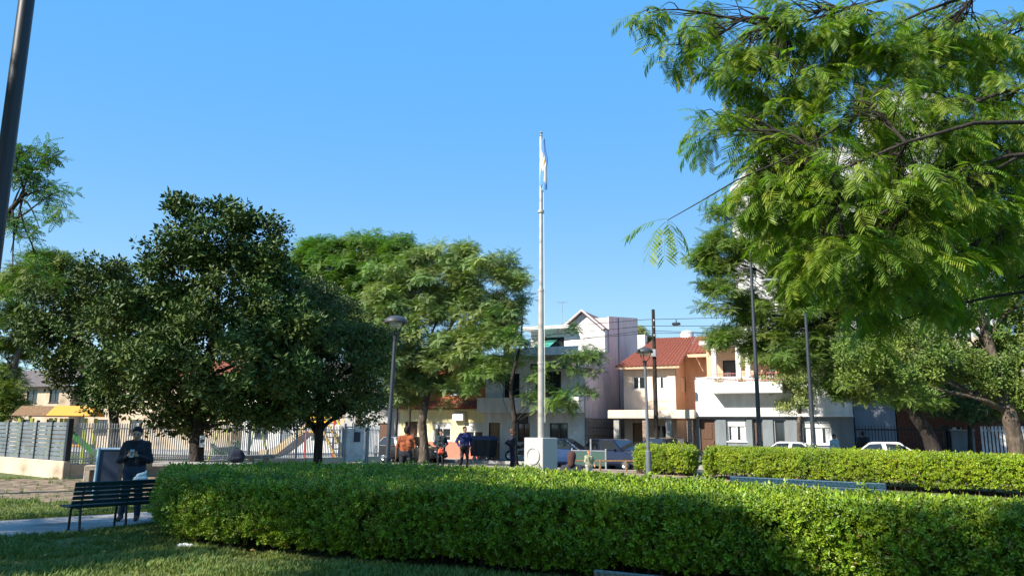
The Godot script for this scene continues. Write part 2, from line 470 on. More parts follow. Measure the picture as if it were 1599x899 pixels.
# blobs: [x, y, z, rx, ry, rz]; trunk: [[x, y, z, r], ...] from the ground up, all in world space
func tree(nm: String, label: String, trunk: Array, blobs: Array, o: Dictionary) -> Node3D:
	rng.seed = o.get("seed", 5)
	var base := Vector3(trunk[0][0], 0, trunk[0][2])
	var th := thing(nm, label, "tree", base, 0.0, o.get("group", ""))
	var mb := MB.new()
	var P := []
	var Rr := []
	for q in trunk:
		P.append(Vector3(q[0], q[1], q[2]) - base); Rr.append(q[3])
	# flare and smooth the trunk
	var sp := []
	var sr := []
	for q in P.size() - 1:
		for e in 4:
			var f := e / 4.0
			var p0: Vector3 = P[maxi(q - 1, 0)]
			var p3: Vector3 = P[mini(q + 2, P.size() - 1)]
			var pp: Vector3 = P[q].cubic_interpolate(P[q + 1], p0, p3, f)
			sp.append(pp + Vector3(R(-1, 1), 0, R(-1, 1)) * Rr[q] * 0.08)
			sr.append(lerpf(Rr[q], Rr[q + 1], f) * R(0.95, 1.06) * (1.35 if q == 0 and e == 0 else 1.0))
	sp.append(P[-1]); sr.append(Rr[-1])
	mb.tube(sp, sr, 10)
	var top: Vector3 = P[-1]
	var gap := FastNoiseLite.new()
	gap.seed = o.get("seed", 5); gap.frequency = o.get("gapf", 0.5)
	var xf := []
	var cols := []
	var tr: float = o.get("tuft", 0.6)
	var dens: float = o.get("dens", 1.6)
	var per: int = o.get("per", 14)
	var cs: float = o.get("cs", 1.0)
	for bi in blobs.size():
		var b: Array = blobs[bi]
		var c := Vector3(b[0], b[1], b[2]) - base
		var r := Vector3(b[3], b[4], b[5])
		var from: Vector3 = sp[clampi(int(sp.size() * R(0.65, 1.0)), 0, sp.size() - 1)]
		if o.get("low_limbs", false): from = sp[clampi(int(sp.size() * clampf((c.y - r.y - 0.4) / maxf(top.y, 0.1), 0.35, 1.0)), 0, sp.size() - 1)]
		var lr: float = minf(Rr[-1] * 0.75, 0.03 + 0.035 * r.length())
		var limb := bent(from, c + Vector3.UP * r.y * 0.2, R(-0.1, 0.25))
		var lrad := []
		for q in limb.size(): lrad.append(lerpf(lr, lr * 0.3, float(q) / (limb.size() - 1)))
		mb.tube(limb, lrad, 6, false)
		var area := 4.0 * PI * pow((pow(r.x * r.y, 1.6) + pow(r.x * r.z, 1.6) + pow(r.y * r.z, 1.6)) / 3.0, 0.625)
		var nt := int(area * dens)
		var twigs := 0
		for q in nt:
			var d := rdir()
			var tp := c + d * r * (R(0.62, 1.04) + 0.42 * gap.get_noise_3dv(d * 4.0 + c * 3.0) + (R(0.0, 0.22) if rng.randf() < 0.12 else 0.0))
			if d.y < -0.35 and rng.randf() < o.get("bare", 0.4): continue
			if gap.get_noise_3dv(tp) < o.get("gap", -0.18): continue
			var inside := false
			for bj in blobs.size():
				if bj == bi: continue
				var g: Array = blobs[bj]
				var e := (tp + base - Vector3(g[0], g[1], g[2])) / Vector3(g[3], g[4], g[5])
				if e.length_squared() < 0.42: inside = true
			if inside: continue
			if twigs < o.get("twigs", 9) and rng.randf() < 0.5:
				twigs += 1
				var tw := bent(limb[rng.randi_range(2, limb.size() - 1)], tp, R(-0.1, 0.15), 3)
				var t0: float = lr * 0.32
				mb.tube(tw, [t0, t0 * 0.7, t0 * 0.45, t0 * 0.2], 4, false)
			var tb := R(0.72, 1.22)
			var warm: float = R(-0.12, 0.22) + o.get("warm", 0.0)
			for e in per:
				var off := rdir() * pow(rng.randf(), 0.4) * tr
				off.y *= o.get("flat", 0.6)
				var pos = tp + off + Vector3.DOWN * o.get("hang", 0.0) * off.length()
				var bs := Basis(Vector3.UP, R(0, TAU)) * Basis(Vector3.RIGHT, R(-0.7, 0.7)) * Basis(Vector3.BACK, R(-0.7, 0.7))
				xf.append(Transform3D(bs.scaled(Vector3.ONE * cs * R(0.7, 1.25)), pos))
				cols.append(tint(tb * R(0.85, 1.15), warm))
	part(th, "trunk", mb, M[o.get("bark", "bark_grey")])
	multi(th, "crown", o.mesh, M[o.leaf], xf, cols)
	return th

# a clipped hedge between a front and a back line of [x, z] points
func hedge(nm: String, label: String, front: Array, back: Array, h: float, o: Dictionary) -> Node3D:
	rng.seed = o.get("seed", 9)
	var N := 96
	var F := resample(front, N)
	var B := resample(back, N)
	var base := Vector3(F[N / 2].x, 0, F[N / 2].y)
	var th := thing(nm, label, "hedge", base, 0.0, o.get("group", ""))
	var nz := FastNoiseLite.new()
	nz.seed = 3; nz.frequency = 1.1
	var lowf := FastNoiseLite.new()
	lowf.seed = 8; lowf.frequency = 0.35
	var H := func(x: float, z: float) -> float: return h + lowf.get_noise_2d(x, z) * 0.05
	# woody core, well inside the leaves
	var mb := MB.new()
	var ins := 0.13
	for q in N - 1:
		var r := []
		for e in [q, q + 1]:
			var dd: Vector2 = (B[e] - F[e]).normalized()
			var f: Vector2 = F[e] + dd * ins * 1.6
			var b: Vector2 = B[e] - dd * ins * 1.6
			var hh: float = H.call(F[e].x, F[e].y) - ins
			r.append([Vector3(f.x, 0.34, f.y) - base, Vector3(f.x, hh, f.y) - base, Vector3(b.x, hh, b.y) - base, Vector3(b.x, 0.34, b.y) - base])
		for e in 3:
			mb.quad(r[0][e], r[1][e], r[1][e + 1], r[0][e + 1])
		if q == 0: mb.quad(r[0][0], r[0][1], r[0][2], r[0][3])
		if q == N - 2: mb.quad(r[1][3], r[1][2], r[1][1], r[1][0])
	part(th, "inner_branches", mb, M.twig)
	# stems below the leaves
	var st := MB.new()
	for q in range(1, N - 1):
		var p := F[q].lerp(B[q], R(0.06, 0.16))
		var g := Vector3(p.x + R(-0.05, 0.05), -0.05, p.y) - base
		st.tube([g, g + Vector3(R(-0.04, 0.04), 0.25, R(-0.03, 0.03)), g + Vector3(R(-0.1, 0.1), 0.55, R(-0.1, 0.0))], [0.022, 0.018, 0.012], 5, false)
	part(th, "stems", st, M.twig).set_meta("kind", "stuff")
	var xf := []
	var cols := []
	var sc: float = o.get("sc", 1.0)
	var put := func(p: Vector3, nn: Vector3, face: int) -> void:
		var bump := nz.get_noise_3dv(p * 1.3) * 0.11 + nz.get_noise_3dv(p * 3.4) * 0.11
		if face == 0: bump *= 0.3
		if face == 1 and nz.get_noise_3dv(p * 2.6 + Vector3(7, 3, 1)) < -0.26: bump -= 0.15     # thin places
		var pos := p + nn * (bump + R(-0.09, 0.03) * sc)
		var d := (nn * 0.8 + Vector3.UP * (0.55 if face > 0 else 0.3) + rdir() * 0.75).normalized()
		var x := d.cross(rdir()).normalized()
		var bs := Basis(x, d, x.cross(d)).scaled(Vector3.ONE * sc * (R(0.7, 1.3) if rng.randf() > 0.015 else R(1.5, 2.1)))
		var pn := nz.get_noise_3dv(p * 0.9 + Vector3(20, 0, 0))
		xf.append(Transform3D(bs, pos - base))
		var cc := tint(R(0.62, 1.3) * (1.0 + pn * 0.45), R(-0.1, 0.25) + pn * 0.2)
		if rng.randf() < 0.012 + 0.05 * maxf(0.0, pn - 0.25): cc = Color(1.25, 0.55, 2.2) * R(0.6, 1.1)      # dry brown sprigs
		cols.append(cc)
	var dens: float = o.get("dens", 1500.0)
	for q in N - 1:
		var f0 := F[q]
		var f1 := F[q + 1]
		var b0 := B[q]
		var b1 := B[q + 1]
		var fl := f0.distance_to(f1)
		var out2 := Vector2((f1 - f0).y, -(f1 - f0).x).normalized()
		if out2.dot(f0 - b0) < 0: out2 = -out2
		var outn := Vector3(out2.x, 0, out2.y)
		for e in int(fl * h * dens + rng.randf()):
			var p := f0.lerp(f1, rng.randf())
			var yy := pow(rng.randf(), 0.9)
			var low := lowf.get_noise_2d(p.x * 2.0, p.y * 2.0 + 30) * 0.5 + 0.5
			if yy * h < 0.03 + 0.42 * low * low: continue       # ragged lower edge
			var bulge := 0.10 * sin(PI * yy) - (0.12 * (1 - smoothstep(0.0, 0.45, yy)))
			put.call(Vector3(p.x, yy * H.call(p.x, p.y), p.y) + outn * bulge, outn, 1)
		for e in int(b0.distance_to(b1) * h * dens * 0.35):
			var p := b0.lerp(b1, rng.randf())
			put.call(Vector3(p.x, rng.randf() * h, p.y), -outn, 1)
		var area := (f0.distance_to(b0) + f1.distance_to(b1)) * 0.5 * (fl + b0.distance_to(b1)) * 0.5
		for e in int(area * dens * o.get("topd", 0.7)):
			var u := rng.randf()
			var w := rng.randf()
			var p := f0.lerp(f1, u).lerp(b0.lerp(b1, u), w)
			put.call(Vector3(p.x, H.call(p.x, p.y) - 0.05 * pow(2 * absf(w - 0.5), 12), p.y), Vector3.UP, 0)
	for e in [0, N - 1]:
		var dd := (F[0] - F[2]).normalized() if e == 0 else (F[N - 1] - F[N - 3]).normalized()
		var en := Vector3(dd.x, 0, dd.y)
		for q in int(F[e].distance_to(B[e]) * h * dens):
			var p: Vector2 = F[e].lerp(B[e], rng.randf())
			var yy := rng.randf()
			if yy < 0.12: continue
			put.call(Vector3(p.x, yy * h, p.y), en, 1)
	var half := xf.size() / 2
	multi(th, "foliage", MESHES["sprig_a"], M[o.get("leaf", "leaf_hedge")], xf.slice(0, half), cols.slice(0, half))
	multi(th, "foliage", MESHES["sprig_b"], M[o.get("leaf", "leaf_hedge")], xf.slice(half), cols.slice(half))
	return th

func resample(p: Array, k: int) -> PackedVector2Array:
	var cv := Curve2D.new()
	for q in p.size():
		var a: Vector2 = Vector2(p[maxi(q - 1, 0)][0], p[maxi(q - 1, 0)][1])
		var b: Vector2 = Vector2(p[mini(q + 1, p.size() - 1)][0], p[mini(q + 1, p.size() - 1)][1])
		var tg := (b - a) / 6.0
		cv.add_point(Vector2(p[q][0], p[q][1]), -tg, tg)
	var L := cv.get_baked_length()
	var o := PackedVector2Array()
	for q in k: o.append(cv.sample_baked(L * q / (k - 1), true))
	return o

func sprig(L: float) -> Mesh:
	var mb := MB.new()
	for q in 11:
		var f := q / 10.0
		var a := q * 2.4 + R(-0.4, 0.4)
		var d := Vector3(cos(a), R(0.4, 1.2), sin(a)).normalized()
		mb.col = Color.WHITE * R(0.85, 1.15)
		leaf(mb, Vector3(R(-0.004, 0.004), L * f, R(-0.004, 0.004)), d, Vector3.UP.cross(d).cross(d), 0.030 * R(0.8, 1.25), 0.017 * R(0.9, 1.2))
	return mb.mesh()

func tuft(nb: int, hgt: float) -> Mesh:
	var mb := MB.new()
	for q in nb:
		var a := R(0, TAU)
		var b := Vector3(cos(a), 0, sin(a)) * R(0.0, 0.05)
		var lean := Vector3(cos(a + R(-1, 1)), 0, sin(a + R(-1, 1))) * R(0.2, 0.8)
		var hh := hgt * R(0.5, 1.1)
		var w := Vector3(-sin(a), 0, cos(a)) * 0.004
		var m := b + Vector3.UP * hh * 0.6 + lean * hh * 0.3
		var e := b + Vector3.UP * hh + lean * hh
		mb.col = Color.WHITE * R(0.8, 1.2)
		mb.quad(b - w, b + w, m + w, m - w)
		mb.tri(m - w, m + w, e)
	return mb.mesh()

const TREES := {
	"magnolia": [[[-9.55, -0.1, -24, 0.23], [-9.63, 1.41, -24, 0.2], [-9.64, 2.19, -24, 0.18], [-9.56, 3.17, -24, 0.15], [-9.41, 4.37, -24, 0.1]], [[-9.8, 7.86, -24.29, 1.11, 1.01, 1.06], [-8.44, 7.36, -24.4, 1.02, 1.12, 1.07], [-10.71, 6.74, -24.11, 1.04, 1.0, 1.02], [-9.49, 6.12, -24.66, 1.95, 1.34, 1.64], [-11.68, 5.05, -24.65, 1.54, 1.44, 1.49], [-7.6, 5.42, -24.09, 0.96, 1.41, 1.18], [-9.01, 3.69, -23.08, 2.12, 1.44, 1.78], [-7.17, 3.56, -23.71, 0.95, 1.48, 1.22], [-11.24, 3.14, -23.66, 1.28, 1.18, 1.23], [-10.17, 2.19, -24.33, 1.22, 0.71, 0.96], [-8.14, 2.2, -23.96, 1.2, 0.64, 0.92], [-7.12, 2.21, -24.16, 0.7, 0.6, 0.65], [-10.44, 8.47, -24.2, 0.6, 0.56, 0.58], [-7.72, 6.48, -24.25, 0.65, 0.91, 0.78], [-6.85, 4.41, -24.16, 0.56, 1.01, 0.79]]],
	"magnolia2": [[[-14.14, -0.1, -28, 0.2], [-14.21, 1.57, -28, 0.17], [-14.47, 2.7, -28, 0.14], [-15.0, 4.09, -28, 0.1]], [[-15.58, 6.75, -28.34, 1.3, 1.06, 1.18], [-16.9, 5.92, -28.51, 1.31, 1.19, 1.25], [-14.95, 5.04, -28.16, 1.53, 1.41, 1.47], [-17.05, 4.57, -28.34, 0.99, 1.06, 1.03], [-15.74, 3.77, -28.56, 1.31, 1.0, 1.15], [-14.15, 3.17, -28.11, 1.17, 1.12, 1.15], [-14.41, 6.87, -27.66, 0.81, 0.81, 0.81], [-14.01, 2.36, -27.75, 0.81, 0.51, 0.66]]],
	"darktree": [[[-6.6, -0.1, -27, 0.17], [-6.63, 1.19, -27, 0.15], [-6.61, 2.07, -27, 0.13], [-6.6, 3.17, -27, 0.1]], [[-6.87, 5.24, -27.37, 1.41, 1.37, 1.39], [-7.87, 4.32, -27.45, 1.14, 1.6, 1.37], [-5.51, 4.31, -27.11, 1.08, 1.58, 1.33], [-6.82, 3.2, -27.62, 1.84, 1.27, 1.55], [-8.31, 2.73, -27.34, 0.8, 0.91, 0.85], [-4.88, 2.96, -27.06, 0.63, 1.13, 0.88], [-5.53, 2.28, -26.58, 1.0, 0.55, 0.78], [-7.42, 2.16, -26.7, 1.0, 0.56, 0.78], [-7.22, 6.07, -26.79, 0.78, 0.78, 0.78], [-8.45, 3.73, -27.22, 0.79, 1.13, 0.96], [-4.69, 4.07, -26.98, 0.63, 1.01, 0.82]]],
	"backlight": [[[-9.28, -0.1, -48, 0.2], [-9.39, 2.38, -48, 0.17], [-9.74, 5.93, -48, 0.14], [-10.05, 8.35, -48, 0.1]], [[-11.97, 11.95, -48.53, 2.02, 1.7, 1.86], [-9.59, 12.68, -48.87, 2.24, 1.43, 1.83], [-7.59, 12.12, -48.19, 1.81, 1.53, 1.67], [-8.65, 10.55, -48.76, 2.23, 2.03, 2.13], [-13.22, 12.55, -48.43, 1.01, 0.97, 0.99], [-11.17, 9.6, -48.22, 2.21, 2.21, 2.21], [-9.79, 7.02, -47.0, 2.35, 1.96, 2.15]]],
	"tipa": [[[-4.6, -0.1, -42, 0.3], [-4.65, 0.97, -42, 0.24], [-4.76, 2.32, -42, 0.22], [-4.39, 4.04, -42, 0.17], [-3.82, 6.14, -42, 0.12]], [[-3.97, 10.2, -42.65, 2.49, 1.71, 2.1], [-5.78, 9.3, -42.81, 2.07, 1.96, 2.02], [-1.6, 10.13, -42.19, 1.83, 1.58, 1.71], [-2.32, 8.22, -42.78, 2.32, 1.96, 2.14], [-5.18, 6.95, -42.94, 2.22, 1.97, 2.09], [-0.33, 8.49, -42.11, 1.16, 1.68, 1.42], [-6.46, 5.88, -41.41, 1.38, 1.73, 1.55], [-3.39, 5.04, -41.35, 2.14, 1.38, 1.76], [-1.52, 5.94, -41.58, 1.56, 1.56, 1.56], [-5.56, 4.05, -42.39, 1.41, 1.13, 1.27], [-3.23, 3.7, -41.96, 1.22, 0.87, 1.05], [-7.09, 7.93, -42.27, 1.23, 1.41, 1.32], [0.02, 9.43, -42.25, 0.77, 1.06, 0.92]]],
	"sparse": [[[0.24, -0.1, -39, 0.16], [0.17, 1.05, -39, 0.14], [0.16, 2.31, -39, 0.13], [-0.01, 3.9, -39, 0.1], [0.43, 5.85, -39, 0.06], [0.55, 7.43, -39, 0.03]], [[-0.13, 6.04, -39.27, 1.05, 0.98, 1.01], [-1.09, 4.25, -39.46, 1.18, 1.12, 1.15], [2.26, 3.99, -39.14, 1.3, 1.17, 1.24], [3.49, 5.26, -39.39, 1.15, 0.92, 1.03], [3.84, 6.86, -39.45, 1.05, 0.59, 0.82], [4.33, 4.26, -39.06, 0.59, 0.98, 0.78], [1.33, 3.19, -38.48, 1.22, 0.58, 0.9], [-0.62, 6.97, -38.82, 0.58, 0.71, 0.65], [2.94, 3.12, -38.78, 0.81, 0.81, 0.81], [4.11, 3.3, -39.2, 0.72, 0.59, 0.65], [-1.74, 5.18, -38.97, 0.81, 0.81, 0.81]]],
	"leftsparse": [[[-13.7, -0.1, -19, 0.22], [-13.88, 2.65, -19, 0.19], [-13.75, 4.57, -19, 0.15], [-13.33, 6.21, -19, 0.1], [-12.94, 6.97, -19, 0.07], [-12.52, 7.57, -19, 0.04]], [[-12.38, 8.48, -19.13, 0.48, 0.45, 0.46], [-12.79, 7.82, -19.25, 0.64, 0.48, 0.56], [-11.85, 7.25, -19.05, 0.48, 0.48, 0.48], [-12.95, 6.85, -19.16, 0.48, 0.48, 0.48], [-12.88, 5.94, -19.24, 0.56, 0.45, 0.51], [-12.13, 5.41, -19.06, 0.6, 0.41, 0.51], [-12.4, 5.03, -18.8, 0.47, 0.47, 0.47], [-11.99, 6.53, -18.88, 0.41, 0.31, 0.36], [-12.93, 8.74, -18.89, 0.41, 0.35, 0.38], [-11.66, 7.6, -19.07, 0.25, 0.25, 0.25]]],
	"leftlow": [[[-23.26, -0.1, -36, 0.2], [-23.57, 2.37, -36, 0.17], [-23.28, 3.85, -36, 0.14], [-23.11, 5.34, -36, 0.1]], [[-23.79, 6.75, -36.32, 1.21, 1.51, 1.36], [-24.02, 4.77, -36.36, 0.91, 1.06, 0.98], [-22.42, 9.06, -36.12, 1.2, 0.78, 0.99], [-21.59, 8.95, -36.31, 0.91, 0.61, 0.76], [-23.77, 8.03, -36.52, 1.22, 1.07, 1.14], [-23.14, 2.82, -36.07, 0.75, 0.9, 0.83]]],
	"tipa_r": [[[18.06, -0.1, -33, 0.34], [17.63, 1.55, -33, 0.27], [17.05, 2.61, -33, 0.22], [16.23, 4.23, -33, 0.18], [14.7, 5.88, -33, 0.13], [13.39, 6.99, -33, 0.09]], [[10.04, 10.79, -33.35, 1.33, 1.33, 1.33], [9.27, 9.04, -33.44, 1.11, 1.17, 1.14], [10.89, 8.85, -33.17, 1.6, 1.44, 1.52], [12.83, 10.29, -33.62, 1.82, 1.46, 1.64], [11.26, 6.8, -33.77, 1.83, 1.18, 1.51], [13.64, 7.59, -33.18, 1.88, 1.66, 1.77], [8.72, 7.18, -32.68, 0.76, 0.87, 0.82], [14.92, 6.09, -32.52, 1.57, 1.57, 1.57], [14.56, 8.88, -32.5, 1.84, 1.84, 1.84], [16.96, 7.36, -33.4, 1.45, 1.67, 1.56], [16.25, 4.78, -32.95, 1.24, 1.1, 1.17], [12.32, 5.9, -33.31, 1.39, 0.97, 1.18], [9.79, 5.6, -33.32, 0.97, 0.69, 0.83], [13.62, 4.82, -33.6, 1.54, 1.06, 1.3], [15.12, 3.7, -33.38, 1.34, 1.0, 1.17], [16.88, 3.4, -32.55, 1.03, 0.76, 0.9], [11.08, 5.12, -32.64, 1.09, 0.82, 0.95], [10.99, 11.48, -32.62, 1.22, 1.14, 1.18], [13.22, 11.75, -32.5, 1.63, 1.35, 1.49]]],
	"street_small": [[[14.78, -0.1, -40, 0.11], [14.76, 1.63, -40, 0.1], [14.89, 2.77, -40, 0.08], [15.04, 4.08, -40, 0.05]], [[13.83, 4.42, -40.3, 1.14, 1.14, 1.14], [15.27, 5.46, -40.58, 1.49, 1.15, 1.32], [16.37, 4.43, -40.13, 1.27, 1.4, 1.34], [14.76, 3.37, -40.46, 1.35, 0.74, 1.05], [17.07, 3.29, -40.4, 0.94, 0.84, 0.89], [13.24, 5.4, -40.08, 0.84, 0.84, 0.84]]],
	"leaning": [[[17.49, -0.1, -27, 0.32], [17.41, 1.6, -27, 0.27], [17.24, 2.69, -27, 0.24], [17.07, 3.58, -27, 0.21], [16.79, 5.15, -27, 0.16], [16.59, 6.53, -27, 0.1]], [[17.17, 7.32, -27.45, 1.72, 1.51, 1.61], [15.38, 6.49, -27.52, 1.33, 1.51, 1.42], [14.17, 4.35, -27.11, 1.08, 1.08, 1.08], [16.27, 4.98, -27.51, 1.51, 0.92, 1.22], [18.08, 4.29, -27.33, 0.77, 1.41, 1.09], [18.53, 6.8, -27.12, 1.24, 1.58, 1.41], [12.88, 3.52, -26.68, 0.76, 0.93, 0.84], [17.53, 8.54, -26.53, 1.55, 1.33, 1.44], [15.5, 7.85, -26.67, 1.22, 1.11, 1.17], [14.7, 3.35, -27.22, 0.79, 0.68, 0.74], [16.38, 3.57, -26.97, 0.9, 0.58, 0.74], [17.77, 2.92, -27.15, 0.68, 0.68, 0.68], [14.5, 7.54, -27.44, 1.37, 1.37, 1.37], [14.21, 9.48, -27.49, 1.26, 1.15, 1.2], [16.61, 9.98, -27.45, 1.6, 1.26, 1.43], [18.08, 9.93, -26.42, 1.32, 1.32, 1.32], [12.28, 4.18, -26.7, 0.89, 0.89, 0.89]]],
	"evergreen": [[[21.06, -0.1, -36, 0.12], [21.15, 1.26, -36, 0.11], [21.21, 2.13, -36, 0.09], [21.18, 2.72, -36, 0.06]], [[20.99, 2.67, -36.3, 1.15, 0.79, 0.97], [22.28, 2.97, -36.4, 1.03, 0.85, 0.94], [20.09, 3.24, -36.09, 0.84, 0.78, 0.81], [21.57, 3.56, -36.37, 1.09, 0.79, 0.94], [22.81, 2.74, -36.33, 0.76, 0.67, 0.71]]],
	"roofside": [[[10.71, -0.1, -64, 0.15], [10.8, 3.32, -64, 0.13], [10.88, 6.47, -64, 0.1]], [[10.82, 9.44, -64.23, 0.86, 0.86, 0.86], [11.46, 9.18, -64.25, 0.64, 0.75, 0.7]]],
}
const NEAR := [[1.69, 6.91, -9, 0.19, 0.15, 0.22], [2.09, 6.48, -9, 0.24, 0.24, 0.31], [2.64, 7.12, -9.5, 0.36, 0.28, 0.41], [2.64, 6.13, -9, 0.34, 0.3, 0.41], [2.31, 5.24, -8.5, 0.23, 0.26, 0.31], [3.48, 6.75, -9, 0.56, 0.41, 0.63], [4.44, 6.58, -9, 0.64, 0.45, 0.71], [5.79, 6.68, -9.5, 0.67, 0.48, 0.75], [6.92, 7.14, -10, 0.5, 0.5, 0.65], [3.51, 5.88, -9, 0.53, 0.45, 0.63], [4.06, 5.49, -8.5, 0.53, 0.42, 0.62], [5.15, 5.47, -9, 0.64, 0.45, 0.71], [6.37, 5.78, -9.5, 0.55, 0.55, 0.72], [3.04, 4.85, -8.5, 0.39, 0.42, 0.53], [3.48, 4.45, -8, 0.5, 0.43, 0.61], [4.43, 4.48, -8.5, 0.53, 0.42, 0.62], [5.45, 4.48, -9, 0.64, 0.45, 0.71], [6.82, 4.62, -10, 0.42, 0.5, 0.6], [3.15, 4.08, -8.5, 0.42, 0.39, 0.53], [2.94, 4.39, -8.5, 0.28, 0.28, 0.37], [3.57, 3.73, -8, 0.43, 0.33, 0.5], [4.51, 3.72, -8.5, 0.5, 0.39, 0.58], [3.26, 3.56, -8.5, 0.34, 0.26, 0.39], [4.2, 3.36, -9, 0.41, 0.34, 0.49], [4.56, 2.97, -9.5, 0.29, 0.29, 0.37], [5.16, 3.46, -9.5, 0.36, 0.4, 0.49], [5.85, 3.88, -9.5, 0.44, 0.36, 0.51], [2.85, 6.31, -9, 0.26, 0.3, 0.37], [2.95, 5.88, -9, 0.26, 0.34, 0.39], [2.9, 5.25, -8.7, 0.25, 0.25, 0.33], [4.13, 6.8, -9.4, 0.47, 0.39, 0.56], [5.02, 6.26, -9.4, 0.47, 0.39, 0.56], [6.05, 5.28, -9.6, 0.48, 0.4, 0.57], [6.81, 5.35, -10, 0.33, 0.42, 0.49], [5.13, 4.32, -9, 0.38, 0.3, 0.44], [6.5, 4.09, -10, 0.42, 0.42, 0.54], [7.04, 3.66, -10.5, 0.31, 0.44, 0.48], [3.64, 5.38, -9, 0.34, 0.34, 0.44], [4.68, 5.29, -9.2, 0.38, 0.34, 0.47], [5.92, 3.39, -10, 0.38, 0.33, 0.46], [3.17, 5.62, -9, 0.3, 0.3, 0.39], [2.88, 4.65, -8.6, 0.23, 0.29, 0.34], [4.35, 6.35, -9.6, 0.44, 0.4, 0.55], [5.66, 7.13, -10, 0.5, 0.42, 0.6], [6.59, 6.56, -10, 0.5, 0.42, 0.6], [5.81, 5.18, -9.8, 0.49, 0.41, 0.58], [4.37, 4.37, -9.2, 0.38, 0.34, 0.47], [3.8, 4.23, -9, 0.34, 0.34, 0.44], [3.6, 4.78, -9.2, 0.31, 0.31, 0.4], [6.9, 4.86, -10.5, 0.44, 0.44, 0.57]]

# ---------------------------------------------------------------- people: a smooth field of tapered bones, meshed as surface nets
func add_sdf(mb: MB, caps: Array, cell: float, k: float, pal: Array, cut = null) -> void:
	var lo := Vector3.ONE * 99
	var hi := -lo
	for c in caps:
		var m := Vector3.ONE * (maxf(c[1], c[3]) + 3 * cell)
		lo = lo.min(c[0] - m).min(c[2] - m); hi = hi.max(c[0] + m).max(c[2] + m)
	var nx := int((hi.x - lo.x) / cell) + 2
	var ny := int((hi.y - lo.y) / cell) + 2
	var nz := int((hi.z - lo.z) / cell) + 2
	var val := PackedFloat32Array()
	val.resize(nx * ny * nz); val.fill(9.0)
	var best := val.duplicate()
	var bid := PackedByteArray()
	bid.resize(val.size())
	for c in caps:
		var a: Vector3 = c[0]
		var ba: Vector3 = c[2] - a
		var ra: float = c[1]
		var rb: float = c[3]
		var bb := maxf(ba.length_squared(), 1e-8)
		var id: int = c[4]
		var mg := Vector3.ONE * (maxf(ra, rb) + k + 1.5 * cell)
		var l := (((a.min(c[2]) - mg) - lo) / cell).floor().max(Vector3.ZERO)
		var h := (((a.max(c[2]) + mg) - lo) / cell).ceil().min(Vector3(nx - 1, ny - 1, nz - 1))
		for z in range(int(l.z), int(h.z) + 1):
			for y in range(int(l.y), int(h.y) + 1):
				var i := (z * ny + y) * nx + int(l.x)
				for x in range(int(l.x), int(h.x) + 1):
					var pa := lo + Vector3(x, y, z) * cell - a
					var t := clampf(pa.dot(ba) / bb, 0, 1)
					var d := (pa - ba * t).length() - lerpf(ra, rb, t)
					var w := val[i]
					if w > 5: val[i] = d
					else:
						var g := maxf(k - absf(w - d), 0) / k
						val[i] = minf(w, d) - g * g * k * 0.25
					if d < best[i]:
						best[i] = d; bid[i] = id
					i += 1
	if cut != null:
		for i in val.size():
			if val[i] < 1:
				var p := lo + Vector3(i % nx, (i / nx) % ny, i / (nx * ny)) * cell
				val[i] = maxf(val[i], cut.call(p))
	var vid := PackedInt32Array()
	vid.resize(val.size()); vid.fill(-1)
	var off := [0, 1, nx, nx + 1, nx * ny, nx * ny + 1, nx * ny + nx, nx * ny + nx + 1]
	var k0 := mb.v.size()
	for z in nz - 1:
		for y in ny - 1:
			for x in nx - 1:
				var i := (z * ny + y) * nx + x
				if absf(val[i]) > cell * 2.5: continue
				var mask := 0
				for q in 8:
					if val[i + off[q]] < 0: mask |= 1 << q
				if mask == 0 or mask == 255: continue
				var s := Vector3.ZERO
				var m := 0
				for q in 8:
					for ax in 3:
						var q2: int = q | (1 << ax)
						if q2 == q: continue
						var v0: float = val[i + off[q]]
						var v1: float = val[i + off[q2]]
						if (v0 < 0) != (v1 < 0):
							var f := v0 / (v0 - v1)
							var e := Vector3(q & 1, (q >> 1) & 1, (q >> 2) & 1)
							e[ax] += f
							s += e; m += 1
				vid[i] = mb.v.size()
				mb.v.append(lo + (Vector3(x, y, z) + s / m) * cell)
				mb.n.append(Vector3.ZERO); mb.c.append(pal[bid[i]])
	for z in range(1, nz - 1):
		for y in range(1, ny - 1):
			for x in range(1, nx - 1):
				var i := (z * ny + y) * nx + x
				if absf(val[i]) > cell * 2.5: continue
				var st := [1, nx, nx * ny]
				for ax in 3:
					if (val[i] < 0) == (val[i + st[ax]] < 0): continue
					var u: int = st[(ax + 1) % 3]
					var w: int = st[(ax + 2) % 3]
					var q0 := vid[i - u - w]
					var q1 := vid[i - w]
					var q2 := vid[i]
					var q3 := vid[i - u]
					if q0 < 0 or q1 < 0 or q2 < 0 or q3 < 0: continue
					if val[i] > 0:
						var sw := q1
						q1 = q3; q3 = sw
					var nn := (mb.v[q2] - mb.v[q0]).cross(mb.v[q3] - mb.v[q1])
					for q in [q0, q1, q2, q3]: mb.n[q] += nn
					mb.ix.append_array(PackedInt32Array([q0, q2, q1, q0, q3, q2]))
	for q in range(k0, mb.v.size()): mb.n[q] = mb.n[q].normalized()

